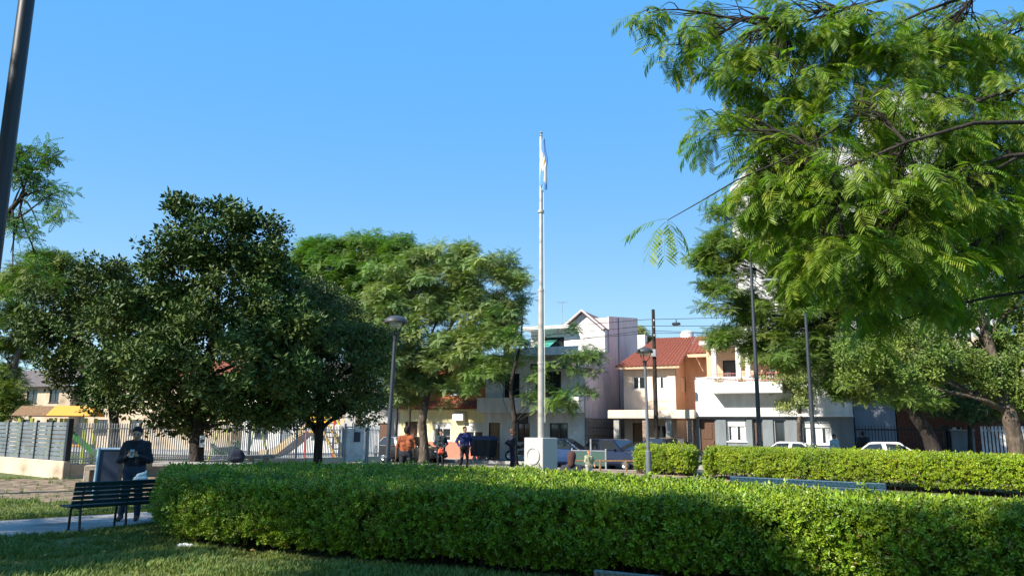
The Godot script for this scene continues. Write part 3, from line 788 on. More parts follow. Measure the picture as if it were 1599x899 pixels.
func hand(caps: Array, wr: Vector3, d: Vector3, s: Vector3, curl: float, z: float) -> void:
	var nn := d.cross(s).normalized()
	caps.append([wr - d * 0.02 * z, 0.024 * z, wr + d * 0.03 * z, 0.024 * z, 0])
	for q in [-1.0, 0.0, 1.0]: caps.append([wr + (d * 0.025 + s * q * 0.014) * z, 0.016 * z, wr + (d * 0.085 + s * q * 0.026) * z, 0.013 * z, 0])
	var ln := [0.062, 0.074, 0.080, 0.070]
	for q in 4:
		var b := wr + (d * 0.09 + s * (-0.030 + 0.020 * q)) * z
		var d1 := (d + nn * curl * 0.6 + s * (q - 1.5) * 0.06).normalized()
		var d2 := (d + nn * curl * 1.8).normalized()
		var m: Vector3 = b + d1 * ln[q] * 0.5 * z
		caps.append([b, 0.0095 * z, m, 0.0088 * z, 0]); caps.append([m, 0.0088 * z, m + d2 * ln[q] * 0.5 * z, 0.0072 * z, 0])
	var tb := wr + (d * 0.03 + s * 0.028) * z
	var tm := tb + (d * 0.6 + s * 0.7 + nn * curl * 0.4).normalized() * 0.036 * z
	caps.append([tb, 0.012 * z, tm, 0.0105 * z, 0]); caps.append([tm, 0.0105 * z, tm + (d + s * 0.15 + nn * curl * 0.7).normalized() * 0.032 * z, 0.008 * z, 0])

# o: height, pose overrides (j), lift of the upper body, colours; the figure faces +z
func person(label: String, pos: Vector3, yaw: float, o: Dictionary) -> Node3D:
	var th := thing("person", label, "person", pos, yaw)
	var z: float = o.get("h", 1.74) / 1.75
	var up: Vector3 = o.get("up", Vector3.ZERO)
	var lean: Basis = Basis(Vector3.RIGHT, o.get("lean", 0.0)) * Basis(Vector3.UP, o.get("twist", 0.0))
	var pv := Vector3(0, 0.95, 0)
	var U := func(p: Vector3) -> Vector3: return (lean * (p - pv) + pv + up) * z
	var j := {"el": Vector3(0.25, 1.13, -0.03), "er": Vector3(-0.25, 1.13, -0.03), "wl": Vector3(0.26, 0.88, 0.05), "wr": Vector3(-0.26, 0.88, 0.05),
		"kl": Vector3(0.10, 0.50, 0.03), "kr": Vector3(-0.10, 0.50, 0.03), "al": Vector3(0.105, 0.09, -0.02), "ar": Vector3(-0.105, 0.09, -0.02)}
	for q in o.get("j", {}): j[q] = o.j[q]
	var bulk: float = o.get("bulk", 1.0)
	var pal := [o.get("skin", Color(0.42, 0.22, 0.14)), o.top, o.legs, o.get("shoe", Color(0.02, 0.02, 0.02)), Color(0.02, 0.015, 0.01), Color(0.32, 0.12, 0.10), o.get("sleeve", o.top)]
	var C := []
	var hipy: float = 0.94
	C.append([U.call(Vector3(-0.07, hipy, 0)), 0.118 * z * bulk, U.call(Vector3(0.07, hipy, 0)), 0.118 * z * bulk, 2])
	for s in [-1.0, 1.0]:
		C.append([U.call(Vector3(0.055 * s, 1.03, 0.0)), 0.112 * z * bulk, U.call(Vector3(0.085 * s, 1.30, 0)), 0.118 * z * bulk, 1])
		C.append([U.call(Vector3(0.04 * s, 1.42, -0.005)), 0.075 * z, U.call(Vector3(0.17 * s, 1.405, -0.01)), 0.068 * z * bulk, 1])
		var e: Vector3 = U.call(j["el"] if s > 0 else j["er"])
		var w: Vector3 = U.call(j["wl"] if s > 0 else j["wr"])
		C.append([U.call(Vector3(0.185 * s, 1.40, -0.01)), 0.062 * z * bulk, e, 0.050 * z * bulk, 6])
		C.append([e, 0.050 * z * bulk, w, 0.036 * z, 6 if o.get("long", true) else 0])
		var kn: Vector3 = (j["kl"] if s > 0 else j["kr"]) * z
		var an: Vector3 = (j["al"] if s > 0 else j["ar"]) * z
		var hp: Vector3 = U.call(Vector3(0.085 * s, 0.90, 0))
		C.append([hp, 0.098 * z * bulk, kn, 0.068 * z * o.get("wide", 1.0), 2])
		C.append([kn, 0.066 * z * o.get("wide", 1.0), an + Vector3.UP * 0.03, 0.052 * z * o.get("wide", 1.0), 2])
		C.append([an + Vector3(0, -0.03, -0.02) * z, 0.048 * z, an + Vector3(0.01 * s, -0.05, 0.15) * z, 0.036 * z, 3])
	C.append([U.call(Vector3(0, 1.45, -0.005)), 0.056 * z, U.call(Vector3(0, 1.55, 0.012)), 0.052 * z, 0])
	if o.get("hood", false):
		C.append([U.call(Vector3(-0.07, 1.46, -0.06)), 0.055 * z, U.call(Vector3(0.07, 1.46, -0.06)), 0.055 * z, 1])
		C.append([U.call(Vector3(-0.08, 1.45, 0.03)), 0.04 * z, U.call(Vector3(0.08, 1.45, 0.03)), 0.04 * z, 1])
	var mb := MB.new()
	add_sdf(mb, C, o.get("cell", 0.022), 0.035, pal)
	var fold := FastNoiseLite.new()      # creases in the clothing
	fold.seed = int(pos.x * 10) + 50; fold.frequency = 5.0; fold.fractal_octaves = 2
	for q in mb.v.size():
		if mb.c[q] != pal[0]:
			var v: Vector3 = mb.v[q]
			mb.v[q] = v + mb.n[q] * fold.get_noise_3d(v.x * 1.6, v.y * 0.8, v.z * 1.6) * 0.022 * z
			mb.n[q] = (mb.n[q] + Vector3(fold.get_noise_3d(v.x, v.y * 2.0, v.z), fold.get_noise_3d(v.y * 2.0, v.z, v.x), fold.get_noise_3d(v.z, v.x, v.y * 2.0)) * 0.7).normalized()
	# head in its own finer grid, turned on the neck
	var hb := lean * Basis(Vector3.UP, o.get("hyaw", 0.0)) * Basis(Vector3.RIGHT, o.get("hpitch", 0.0))
	var nk: Vector3 = U.call(Vector3(0, 1.53, 0.0))
	var Hh := func(p: Vector3) -> Vector3: return nk + hb * ((p - Vector3(0, 1.53, 0)) * z)
	var hc := [
		[Hh.call(Vector3(0, 1.662, -0.018)), 0.086 * z, Hh.call(Vector3(0, 1.615, 0.012)), 0.078 * z, 0],
		[Hh.call(Vector3(0, 1.60, 0.03)), 0.066 * z, Hh.call(Vector3(0, 1.553, 0.052)), 0.040 * z, 0],
		[Hh.call(Vector3(0, 1.53, 0.005)), 0.052 * z, Hh.call(Vector3(0, 1.58, 0.0)), 0.056 * z, 0],
		[Hh.call(Vector3(0, 1.635, 0.092)), 0.010 * z, Hh.call(Vector3(0, 1.598, 0.113)), 0.015 * z, 0],
		[Hh.call(Vector3(-0.045, 1.652, 0.074)), 0.012 * z, Hh.call(Vector3(0.045, 1.652, 0.074)), 0.012 * z, 0],
		[Hh.call(Vector3(-0.022, 1.566, 0.088)), 0.008 * z, Hh.call(Vector3(0.022, 1.566, 0.088)), 0.008 * z, 5]]
	for s in [-1.0, 1.0]:
		hc.append([Hh.call(Vector3(0.084 * s, 1.632, -0.008)), 0.014 * z, Hh.call(Vector3(0.080 * s, 1.595, 0.0)), 0.011 * z, 0])
		hc.append([Hh.call(Vector3(0.031 * s, 1.632, 0.079)), 0.0125 * z, Hh.call(Vector3(0.035 * s, 1.632, 0.078)), 0.0125 * z, 4])
	add_sdf(mb, hc, o.get("hcell", 0.011), 0.014, pal)
	for s in [-1.0, 1.0]:
		var e: Vector3 = U.call(j["el"] if s > 0 else j["er"])
		var w: Vector3 = U.call(j["wl"] if s > 0 else j["wr"])
		var d: Vector3 = (lean * o.get("hd_l" if s > 0 else "hd_r", lean.inverse() * (w - e))).normalized()
		var sd: Vector3 = (lean * o.get("hs_l" if s > 0 else "hs_r", Vector3(0, 0, 1)))
		sd = (sd - d * sd.dot(d)).normalized()
		var fc := []
		hand(fc, w + d * 0.02 * z, d, sd * (1.0), s * o.get("curl", 0.45) * -1.0, z)
		add_sdf(mb, fc, o.get("fcell", 0.0065), 0.006, pal)
	part(th, "body", mb, M.person)
	# hair (or a cap)
	var hr := MB.new()
	var hcaps := [[Hh.call(Vector3(0, 1.668, -0.022)), 0.093 * z, Hh.call(Vector3(0, 1.615, -0.016)), 0.087 * z, 0]]
	if o.get("longhair", false): hcaps.append([Hh.call(Vector3(0, 1.62, -0.05)), 0.09 * z, Hh.call(Vector3(0, 1.47, -0.07)), 0.075 * z, 0])
	var hinv := hb.inverse()
	add_sdf(hr, hcaps, 0.012, 0.02, [o.get("hair", Color(0.012, 0.01, 0.009))], func(p: Vector3) -> float:
		var q: Vector3 = hinv * (p - nk) / z + Vector3(0, 1.53, 0)
		return -(q - Vector3(0, 1.690, 0.062)).dot(Vector3(0, 0.55, -0.835)))
	if o.get("cap", false):
		var br := [Hh.call(Vector3(0, 1.675, 0.08)), Hh.call(Vector3(0, 1.665, 0.14))]
		add_sdf(hr, [[br[0], 0.03 * z, br[1], 0.012 * z, 0], [Hh.call(Vector3(-0.04, 1.672, 0.075)), 0.016 * z, Hh.call(Vector3(0.04, 1.672, 0.075)), 0.016 * z, 0]], 0.01, 0.02, [o.hair])
	part(th, "cap" if o.get("cap", false) else "hair", hr, M.hair)
	return th

# ---------------------------------------------------------------- street and park furniture
func bench(label: String, pos: Vector3, yaw: float, L: float, m: Material) -> Node3D:   # backrest towards +z
	var th := thing("park_bench", label, "bench", pos, yaw)
	for q in 5:
		part(th, "seat_slat", boxmesh(Vector3(L, 0.028, 0.062), 0.006), m, Vector3(0, 0.41, -0.40 + q * 0.082))
	var tilt := Basis(Vector3.RIGHT, 0.24)
	for q in 6:
		var y := 0.045 + q * 0.072
		part(th, "back_slat", boxmesh(Vector3(L, 0.055 if q < 5 else 0.075, 0.026), 0.006), m, Vector3(0, 0.37, 0.02) + tilt * Vector3(0, y, 0), tilt)
	for x in [-L * 0.5 + 0.16, 0.0, L * 0.5 - 0.16]:
		var f := MB.new()
		f.box(Vector3(0, 0.382, -0.22), Vector3(0.035, 0.03, 0.46), 0.005)
		f.tube([Vector3(0, 0.36, 0.0), Vector3(0, 0.40, 0.0), tilt * Vector3(0, 0.40, -0.025) + Vector3(0, 0.37, 0.02)], [0.018, 0.018, 0.012], 6)
		var fr := part(th, "support", f, M.darkmetal, Vector3(x, 0, 0))
		var g := MB.new()
		g.tube([Vector3(0, -0.01, -0.41), Vector3(0, 0.37, -0.38)], [0.02, 0.02], 6)
		part(fr, "leg", g, M.darkmetal)
		g = MB.new()
		g.tube([Vector3(0, -0.01, 0.05), Vector3(0, 0.37, 0.0)], [0.02, 0.02], 6)
		part(fr, "leg", g, M.darkmetal)
	return th

func dome_lamp(label: String, pos: Vector3, lean: Vector3, yaw: float, pm: Material = null) -> Node3D:
	var th := thing("street_lamp", label, "street lamp", pos, yaw, "dome lamps of the park")
	th.basis = Basis(Vector3.UP, yaw)
	var H := 3.95
	var a := MB.new()
	a.tube([Vector3(0, 0.95, 0), lean * 0.9 + Vector3(0, H - 0.1, 0)], [0.058, 0.046], 14)
	part(th, "pole", a, pm if pm else M.polemetal)
	a = MB.new()
	a.lathe([Vector2(0.0, -0.05), Vector2(0.16, -0.05), Vector2(0.16, 0.02), Vector2(0.10, 0.06), Vector2(0.095, 0.98), Vector2(0.062, 1.03), Vector2(0.0, 1.03)], 14)
	part(th, "base_sleeve", a, pm if pm else M.darkmetal)
	var top := lean + Vector3(0, H, 0)
	a = MB.new(); a.t = Transform3D(Basis.IDENTITY, top)
	a.lathe([Vector2(0, -0.14), Vector2(0.055, -0.14), Vector2(0.06, -0.02), Vector2(0.09, 0.03), Vector2(0, 0.03)], 14)
	part(th, "collar", a, M.darkmetal)
	for q in 3:
		var d := Vector3(cos(q * TAU / 3 + 0.5), 0, sin(q * TAU / 3 + 0.5))
		a = MB.new()
		a.tube([top + d * 0.06, top + d * 0.16 + Vector3.UP * 0.15, top + d * 0.235 + Vector3.UP * 0.34], [0.013, 0.012, 0.012], 6)
		part(th, "arm", a, M.darkmetal)
	a = MB.new(); a.t = Transform3D(Basis.IDENTITY, top + Vector3.UP * 0.31)
	a.lathe([Vector2(0.24, 0.02), Vector2(0.285, 0.0), Vector2(0.29, 0.03), Vector2(0.262, 0.085), Vector2(0.215, 0.13), Vector2(0.14, 0.165), Vector2(0.05, 0.185), Vector2(0.0, 0.187)], 22)
	a.lathe([Vector2(0.0, 0.03), Vector2(0.24, 0.02)], 22)
	part(th, "dome", a, M.dome)
	a = MB.new(); a.t = Transform3D(Basis.IDENTITY, top + Vector3.UP * 0.30)
	a.lathe([Vector2(0.0, -0.115), Vector2(0.07, -0.11), Vector2(0.13, -0.08), Vector2(0.17, -0.03), Vector2(0.18, 0.02)], 18)
	part(th, "glass_bowl", a, M.lampglass)
	a = MB.new()
	a.box(top + Vector3(-0.32, 0.36, 0.05), Vector3(0.07, 0.06, 0.06), 0.01)
	part(th, "sensor", a, M.darkmetal)
	return th

func wheel(parent: Node, p: Vector3, r: float, w: float) -> void:
	var side := Basis(Vector3.RIGHT, PI / 2)
	var ty := cache("tyre%s" % r, func(mb):
		mb.t = Transform3D(side, Vector3.ZERO)
		mb.lathe([Vector2(r * 0.62, -w * 0.5), Vector2(r * 0.93, -w * 0.5), Vector2(r, -w * 0.32), Vector2(r, w * 0.32), Vector2(r * 0.93, w * 0.5), Vector2(r * 0.62, w * 0.5)], 20))
	var rm := cache("rim%s" % r, func(mb):
		mb.t = Transform3D(side, Vector3.ZERO)
		mb.lathe([Vector2(0, -w * 0.42), Vector2(r * 0.2, -w * 0.44), Vector2(r * 0.5, -w * 0.34), Vector2(r * 0.64, -w * 0.46), Vector2(r * 0.64, w * 0.46), Vector2(r * 0.5, w * 0.34), Vector2(r * 0.2, w * 0.44), Vector2(0, w * 0.42)], 20))
	var t := part(parent, "wheel", ty, M.rubber, p)
	part(t, "rim", rm, M.chrome)

func car(label: String, pos: Vector3, yaw: float, paint: Material, o := {}) -> Node3D:   # front towards +x
	var th := thing("parked_car", label, "car", pos, yaw, "cars parked along the street")
	var L: float = o.get("L", 4.1)
	var hatch: bool = o.get("hatch", false)
	var st := [[-0.5, 0.36, 0.70, 0.68], [-0.48, 0.26, 0.86 + (0.08 if hatch else 0.0), 0.77], [-0.42, 0.2, 0.93, 0.82], [-0.3, 0.2, 0.94, 0.85], [-0.1, 0.2, 0.93, 0.855], [0.1, 0.2, 0.92, 0.855], [0.24, 0.2, 0.89, 0.845], [0.36, 0.2, 0.81, 0.83], [0.44, 0.21, 0.73, 0.79], [0.485, 0.26, 0.62, 0.72], [0.5, 0.34, 0.52, 0.64]]
	var rows := []
	for q in st.size() - 1:
		for e in 3:
			var f := e / 3.0
			var r := []
			for w in 4: r.append(cubic_interpolate(st[q][w], st[q + 1][w], st[maxi(q - 1, 0)][w], st[mini(q + 2, st.size() - 1)][w], f))
			rows.append(r)
	rows.append(st[-1])
	var ring := func(r: Array) -> Array:
		var h: float = r[3]
		var y0: float = r[1]
		var y1: float = r[2]
		var p := [Vector2(h * 0.86, y0), Vector2(h * 0.97, y0 + (y1 - y0) * 0.14), Vector2(h, y0 + (y1 - y0) * 0.42), Vector2(h * 0.99, y0 + (y1 - y0) * 0.66), Vector2(h * 0.965, y1 - 0.05), Vector2(h * 0.90, y1 - 0.008), Vector2(h * 0.5, y1 + 0.02)]
		var out := []
		for q in p: out.append(Vector3(r[0] * L, q.y, q.x))
		for q in range(p.size() - 1, -1, -1): out.append(Vector3(r[0] * L, p[q].y, -p[q].x))
		return out
	var b := MB.new()
	var prev := []
	for r in rows:
		var cur: Array = ring.call(r)
		if prev:
			for q in cur.size():
				var q2 := (q + 1) % cur.size()
				b.poly_out([prev[q], cur[q], cur[q2], prev[q2]], Vector3(r[0] * L, 0.55, 0))
		else: b.poly_out(cur, Vector3(0, 0.5, 0))
		prev = cur
	b.poly_out(prev, Vector3(0, 0.5, 0))
	part(th, "body", b, paint)
	var Hh: float = o.get("H", 1.43)
	var xb0 := (-0.46 if hatch else -0.37) * L
	var xb1 := 0.235 * L
	var xr0 := (-0.36 if hatch else -0.22) * L
	var xr1 := 0.05 * L
	var yb := 0.92
	var B := [Vector3(xb0, yb, 0.79), Vector3(xb1, yb - 0.04, 0.79), Vector3(xr1, Hh - 0.03, 0.60), Vector3(xr0, Hh - 0.05, 0.58)]
	var cab := MB.new()
	var mir := func(p: Vector3) -> Vector3: return Vector3(p.x, p.y, -p.z)
	var ctr := Vector3(-0.1 * L, 1.1, 0)
	cab.poly_out(B, ctr); cab.poly_out([mir.call(B[0]), mir.call(B[1]), mir.call(B[2]), mir.call(B[3])], ctr)
	cab.poly_out([B[0], B[3], mir.call(B[3]), mir.call(B[0])], ctr)
	cab.poly_out([B[1], B[2], mir.call(B[2]), mir.call(B[1])], ctr)
	cab.poly_out([B[2], B[3], mir.call(B[3]), mir.call(B[2])], ctr)
	part(th, "cabin", cab, paint)
	var rf := MB.new()
	rf.poly_out([B[2] + Vector3(0.06, 0, -0.02), B[3] + Vector3(-0.05, 0, -0.02), Vector3(xr0 + 0.15, Hh, 0.42), Vector3(xr1 - 0.12, Hh + 0.01, 0.42)], ctr)
	rf.poly_out([mir.call(B[2]) + Vector3(0.06, 0, 0.02), mir.call(B[3]) + Vector3(-0.05, 0, 0.02), Vector3(xr0 + 0.15, Hh, -0.42), Vector3(xr1 - 0.12, Hh + 0.01, -0.42)], ctr)
	rf.poly_out([Vector3(xr0 + 0.15, Hh, 0.42), Vector3(xr1 - 0.12, Hh + 0.01, 0.42), Vector3(xr1 - 0.12, Hh + 0.01, -0.42), Vector3(xr0 + 0.15, Hh, -0.42)], ctr)
	rf.poly_out([B[2] + Vector3(0.06, 0, -0.02), mir.call(B[2]) + Vector3(0.06, 0, 0.02), Vector3(xr1 - 0.12, Hh + 0.01, -0.42), Vector3(xr1 - 0.12, Hh + 0.01, 0.42)], ctr)
	rf.poly_out([B[3] + Vector3(-0.05, 0, -0.02), mir.call(B[3]) + Vector3(-0.05, 0, 0.02), Vector3(xr0 + 0.15, Hh, -0.42), Vector3(xr0 + 0.15, Hh, 0.42)], ctr)
	part(th, "roof", rf, paint)
	var pane := func(nm: String, p: Array, inset: float) -> void:
		var mid := Vector3.ZERO
		for q in p: mid += q
		mid /= p.size()
		var nn: Vector3 = (p[1] - p[0]).cross(p[2] - p[0]).normalized()
		if nn.dot(mid - ctr) < 0: nn = -nn
		var g := MB.new()
		var pp := []
		for q in p: pp.append(q + (mid - q).normalized() * inset + nn * 0.03)
		g.poly_out(pp, ctr)
		part(th, nm, g, M.glass)
	pane.call("windshield", [B[1], B[2], mir.call(B[2]), mir.call(B[1])], 0.07)
	pane.call("rear_window", [B[0], B[3], mir.call(B[3]), mir.call(B[0])], 0.09)
	for s in [1.0, -1.0]:
		var S := func(p: Vector3) -> Vector3: return Vector3(p.x, p.y, p.z * s)
		var fm: Vector3 = (B[0].lerp(B[1], 0.50))
		var rmid: Vector3 = B[3].lerp(B[2], 0.46)
		pane.call("side_window", [S.call(B[1] - Vector3(0.06, 0, 0)), S.call(B[2]), S.call(rmid + Vector3(0.03, 0, 0)), S.call(fm + Vector3(0.03, 0, 0))], 0.06)
		pane.call("side_window", [S.call(fm - Vector3(0.03, 0, 0)), S.call(rmid - Vector3(0.03, 0, 0)), S.call(B[3]), S.call(B[0] + Vector3(0.06, 0, 0))], 0.06)
		for x in [-0.31, 0.315]: wheel(th, Vector3(x * L, 0.3, 0.76 * s), 0.3, 0.19)
		part(th, "headlight", boxmesh(Vector3(0.12, 0.12, 0.30), 0.03), M.headlamp, Vector3(0.478 * L, 0.60, 0.50 * s))
		part(th, "taillight", boxmesh(Vector3(0.06, 0.16, 0.22), 0.02), M.redlamp, Vector3(-0.488 * L, 0.74, 0.58 * s))
		part(th, "mirror", boxmesh(Vector3(0.10, 0.11, 0.16), 0.03), paint, Vector3(0.15 * L, 0.96, 0.90 * s))
		part(th, "door_handle", boxmesh(Vector3(0.16, 0.025, 0.03), 0.008), M.chrome, Vector3(-0.05 * L, 0.78, 0.86 * s))
	part(th, "bumper", boxmesh(Vector3(0.10, 0.14, 1.34), 0.03), paint, Vector3(0.497 * L, 0.36, 0))
	part(th, "number_plate", boxmesh(Vector3(0.02, 0.12, 0.4), 0.004), M.plate, Vector3(0.512 * L, 0.40, 0))
	part(th, "grille", boxmesh(Vector3(0.03, 0.10, 0.6), 0.01), M.plastic_black, Vector3(0.498 * L, 0.53, 0))
	return th

func motorcycle(label: String, pos: Vector3, yaw: float) -> void:
	var th := thing("motorcycle", label, "motorcycle", pos, yaw)
	for x in [-0.62, 0.62]: wheel(th, Vector3(x, 0.29, 0), 0.29, 0.11)
	var a := MB.new()
	a.tube([Vector3(0.62, 0.29, 0.07), Vector3(0.42, 0.85, 0.05), Vector3(0.38, 0.98, 0.05)], [0.022, 0.022, 0.02], 6)
	a.tube([Vector3(0.62, 0.29, -0.07), Vector3(0.42, 0.85, -0.05), Vector3(0.38, 0.98, -0.05)], [0.022, 0.022, 0.02], 6)
	part(th, "fork", a, M.chrome)
	a = MB.new()
	a.tube([Vector3(0.44, 0.80, 0), Vector3(0.05, 0.45, 0), Vector3(-0.25, 0.40, 0), Vector3(-0.62, 0.29, 0.09)], [0.03, 0.03, 0.03, 0.025], 6)
	a.tube([Vector3(0.44, 0.80, 0), Vector3(-0.1, 0.68, 0), Vector3(-0.6, 0.70, 0)], [0.03, 0.03, 0.02], 6)
	a.box(Vector3(0.03, 0.42, 0), Vector3(0.34, 0.28, 0.22), 0.04)
	part(th, "frame", a, M.plastic_black)
	a = MB.new()
	a.tube([Vector3(0.34, 0.80, 0), Vector3(0.2, 0.84, 0), Vector3(-0.08, 0.76, 0)], [0.07, 0.13, 0.07], 10)
	part(th, "tank", a, M.car_black)
	a = MB.new()
	a.tube([Vector3(-0.05, 0.76, 0), Vector3(-0.4, 0.78, 0), Vector3(-0.72, 0.86, 0)], [0.09, 0.11, 0.05], 8)
	part(th, "seat", a, M.rubber)
	a = MB.new()
	a.tube([Vector3(0.30, 1.06, 0.34), Vector3(0.39, 1.0, 0.12), Vector3(0.39, 1.0, -0.12), Vector3(0.30, 1.06, -0.34)], [0.016, 0.014, 0.014, 0.016], 6)
	part(th, "handlebar", a, M.chrome)
	part(th, "headlight", boxmesh(Vector3(0.12, 0.16, 0.16), 0.05), M.headlamp, Vector3(0.47, 0.86, 0))
	a = MB.new()
	a.tube([Vector3(0.1, 0.3, 0.14), Vector3(-0.5, 0.3, 0.16), Vector3(-0.78, 0.38, 0.16)], [0.03, 0.045, 0.04], 8)
	part(th, "exhaust", a, M.chrome)

# ---------------------------------------------------------------- buildings (local x along the street, +z towards the park)
func facade(mb: MB, x0: float, x1: float, y0: float, y1: float, z: float, holes: Array, rev := 0.16) -> void:
	var xs := [x0, x1]
	var ys := [y0, y1]
	for h in holes:
		xs.append(h[0]); xs.append(h[1]); ys.append(h[2]); ys.append(h[3])
	xs.sort(); ys.sort()
	for a in xs.size() - 1:
		for b in ys.size() - 1:
			if xs[a + 1] - xs[a] < 1e-4 or ys[b + 1] - ys[b] < 1e-4: continue
			var cx: float = (xs[a] + xs[a + 1]) / 2
			var cy: float = (ys[b] + ys[b + 1]) / 2
			var hole := false
			for h in holes:
				if cx > h[0] and cx < h[1] and cy > h[2] and cy < h[3]: hole = true
			if hole: continue
			mb.quad(Vector3(xs[a], ys[b], z), Vector3(xs[a + 1], ys[b], z), Vector3(xs[a + 1], ys[b + 1], z), Vector3(xs[a], ys[b + 1], z))
	for h in holes:
		var c := Vector3((h[0] + h[1]) / 2, (h[2] + h[3]) / 2, z - rev / 2)
		var p := [Vector2(h[0], h[2]), Vector2(h[1], h[2]), Vector2(h[1], h[3]), Vector2(h[0], h[3])]
		for q in 4:
			var a: Vector2 = p[q]
			var b: Vector2 = p[(q + 1) % 4]
			var k := mb.v.size()
			mb.poly_out([Vector3(a.x, a.y, z), Vector3(b.x, b.y, z), Vector3(b.x, b.y, z - rev), Vector3(a.x, a.y, z - rev)], c)
			for w in range(k, mb.n.size()): mb.n[w] = -mb.n[w]

func block(mb: MB, x0: float, x1: float, y0: float, y1: float, z0: float, z1: float, holes := []) -> void:   # z1 is the front
	facade(mb, x0, x1, y0, y1, z1, holes)
	mb.quad(Vector3(x1, y0, z1), Vector3(x1, y0, z0), Vector3(x1, y1, z0), Vector3(x1, y1, z1))
	mb.quad(Vector3(x0, y0, z0), Vector3(x0, y0, z1), Vector3(x0, y1, z1), Vector3(x0, y1, z0))
	mb.quad(Vector3(x1, y0, z0), Vector3(x0, y0, z0), Vector3(x0, y1, z0), Vector3(x1, y1, z0))
	mb.quad(Vector3(x0, y1, z1), Vector3(x1, y1, z1), Vector3(x1, y1, z0), Vector3(x0, y1, z0))

func window(parent: Node, h: Array, z: float, fm: Material, leaves := 2, o := {}) -> void:
	var w: float = h[1] - h[0]
	var hh: float = h[3] - h[2]
	var t := 0.06
	var mb := MB.new()
	mb.box(Vector3(0, t / 2, 0), Vector3(w, t, 0.07)); mb.box(Vector3(0, hh - t / 2, 0), Vector3(w, t, 0.07))
	mb.box(Vector3(-w / 2 + t / 2, hh / 2, 0), Vector3(t, hh - 2 * t, 0.068)); mb.box(Vector3(w / 2 - t / 2, hh / 2, 0), Vector3(t, hh - 2 * t, 0.068))
	for q in range(1, leaves): mb.box(Vector3(-w / 2 + w * q / leaves, hh / 2, 0), Vector3(t * 1.2, hh - 2 * t, 0.066))
	var wn := part(parent, "window", mb, fm, Vector3((h[0] + h[1]) / 2, h[2], z - 0.10))
	var pw := w / leaves - t
	for q in leaves:
		var px := -w / 2 + w * (q + 0.5) / leaves
		part(wn, "pane", boxmesh(Vector3(pw, hh - 2 * t, 0.012)), M.glass, Vector3(px, hh / 2, -0.005))
		if o.get("curtain", false):
			part(wn, "curtain", boxmesh(Vector3(pw * 0.62, hh - 2.4 * t, 0.008)), M.curtain, Vector3(px + pw * 0.16, hh / 2, 0.008))
	if o.get("sill", true):
		part(wn, "sill", boxmesh(Vector3(w + 0.16, 0.06, 0.26), 0.01), o.get("sillm", fm), Vector3(0, -0.03, 0.04))
	if o.has("blind"):
		part(wn, "roller_blind", boxmesh(Vector3(w - 0.02, hh * o.blind, 0.03), 0.008), M.blind, Vector3(0, hh * (1 - o.blind * 0.5), 0.055))

func door(parent: Node, h: Array, z: float, m: Material) -> void:
	var w: float = h[1] - h[0]
	var hh: float = h[3] - h[2]
	var d := part(parent, "door", boxmesh(Vector3(w - 0.04, hh - 0.02, 0.06), 0.01), m, Vector3((h[0] + h[1]) / 2, h[2] + hh / 2, z - 0.12))
	for y in [-0.24, 0.22]: part(d, "panel", boxmesh(Vector3(w * 0.62, hh * 0.34, 0.03), 0.012), m, Vector3(0, y * hh, 0.035))
	part(d, "handle", boxmesh(Vector3(0.04, 0.16, 0.06), 0.01), M.chrome, Vector3(w * 0.36, -0.02, 0.06))

func tiled_slope(mb: MB, a: Vector3, b: Vector3, c: Vector3, d: Vector3, rows: int, cols: int) -> void:   # a-b eave, d-c ridge; barrel tiles in stepped courses
	var nn := (b - a).cross(d - a).normalized()
	if nn.y < 0: nn = -nn
	for r in rows:
		var f0 := float(r) / rows
		var f1 := float(r + 1.12) / rows
		for q in cols:
			var e := []
			for k in 4:
				var u := (q + k / 3.0) / cols
				var hgt: float = [0.0, 0.05, 0.05, 0.0][k]
				e.append([a.lerp(b, u).lerp(d.lerp(c, u), f0) + nn * (hgt + 0.045), a.lerp(b, u).lerp(d.lerp(c, u), minf(f1, 1.0)) + nn * (hgt + 0.01)])
			mb.col = Color.WHITE
			for k in 3:
				mb.poly_out([e[k][0], e[k + 1][0], e[k + 1][1], e[k][1]], e[k][0] - nn)
			for k in 3:
				mb.poly_out([e[k][0], e[k + 1][0], e[k + 1][0] - nn * 0.05, e[k][0] - nn * 0.05], e[k][0].lerp(e[k][1], 0.5))

func railing(mb: MB, a: Vector3, b: Vector3, h: float, gap: float, r := 0.012) -> void:
	var k := int(a.distance_to(b) / gap)
	for q in k + 1:
		var p := a.lerp(b, float(q) / k)
		mb.tube([p, p + Vector3.UP * h], [r, r], 4)
	mb.tube([a + Vector3.UP * h, b + Vector3.UP * h], [r * 1.8, r * 1.8], 5)
	mb.tube([a + Vector3.UP * 0.08, b + Vector3.UP * 0.08], [r * 1.5, r * 1.5], 5)

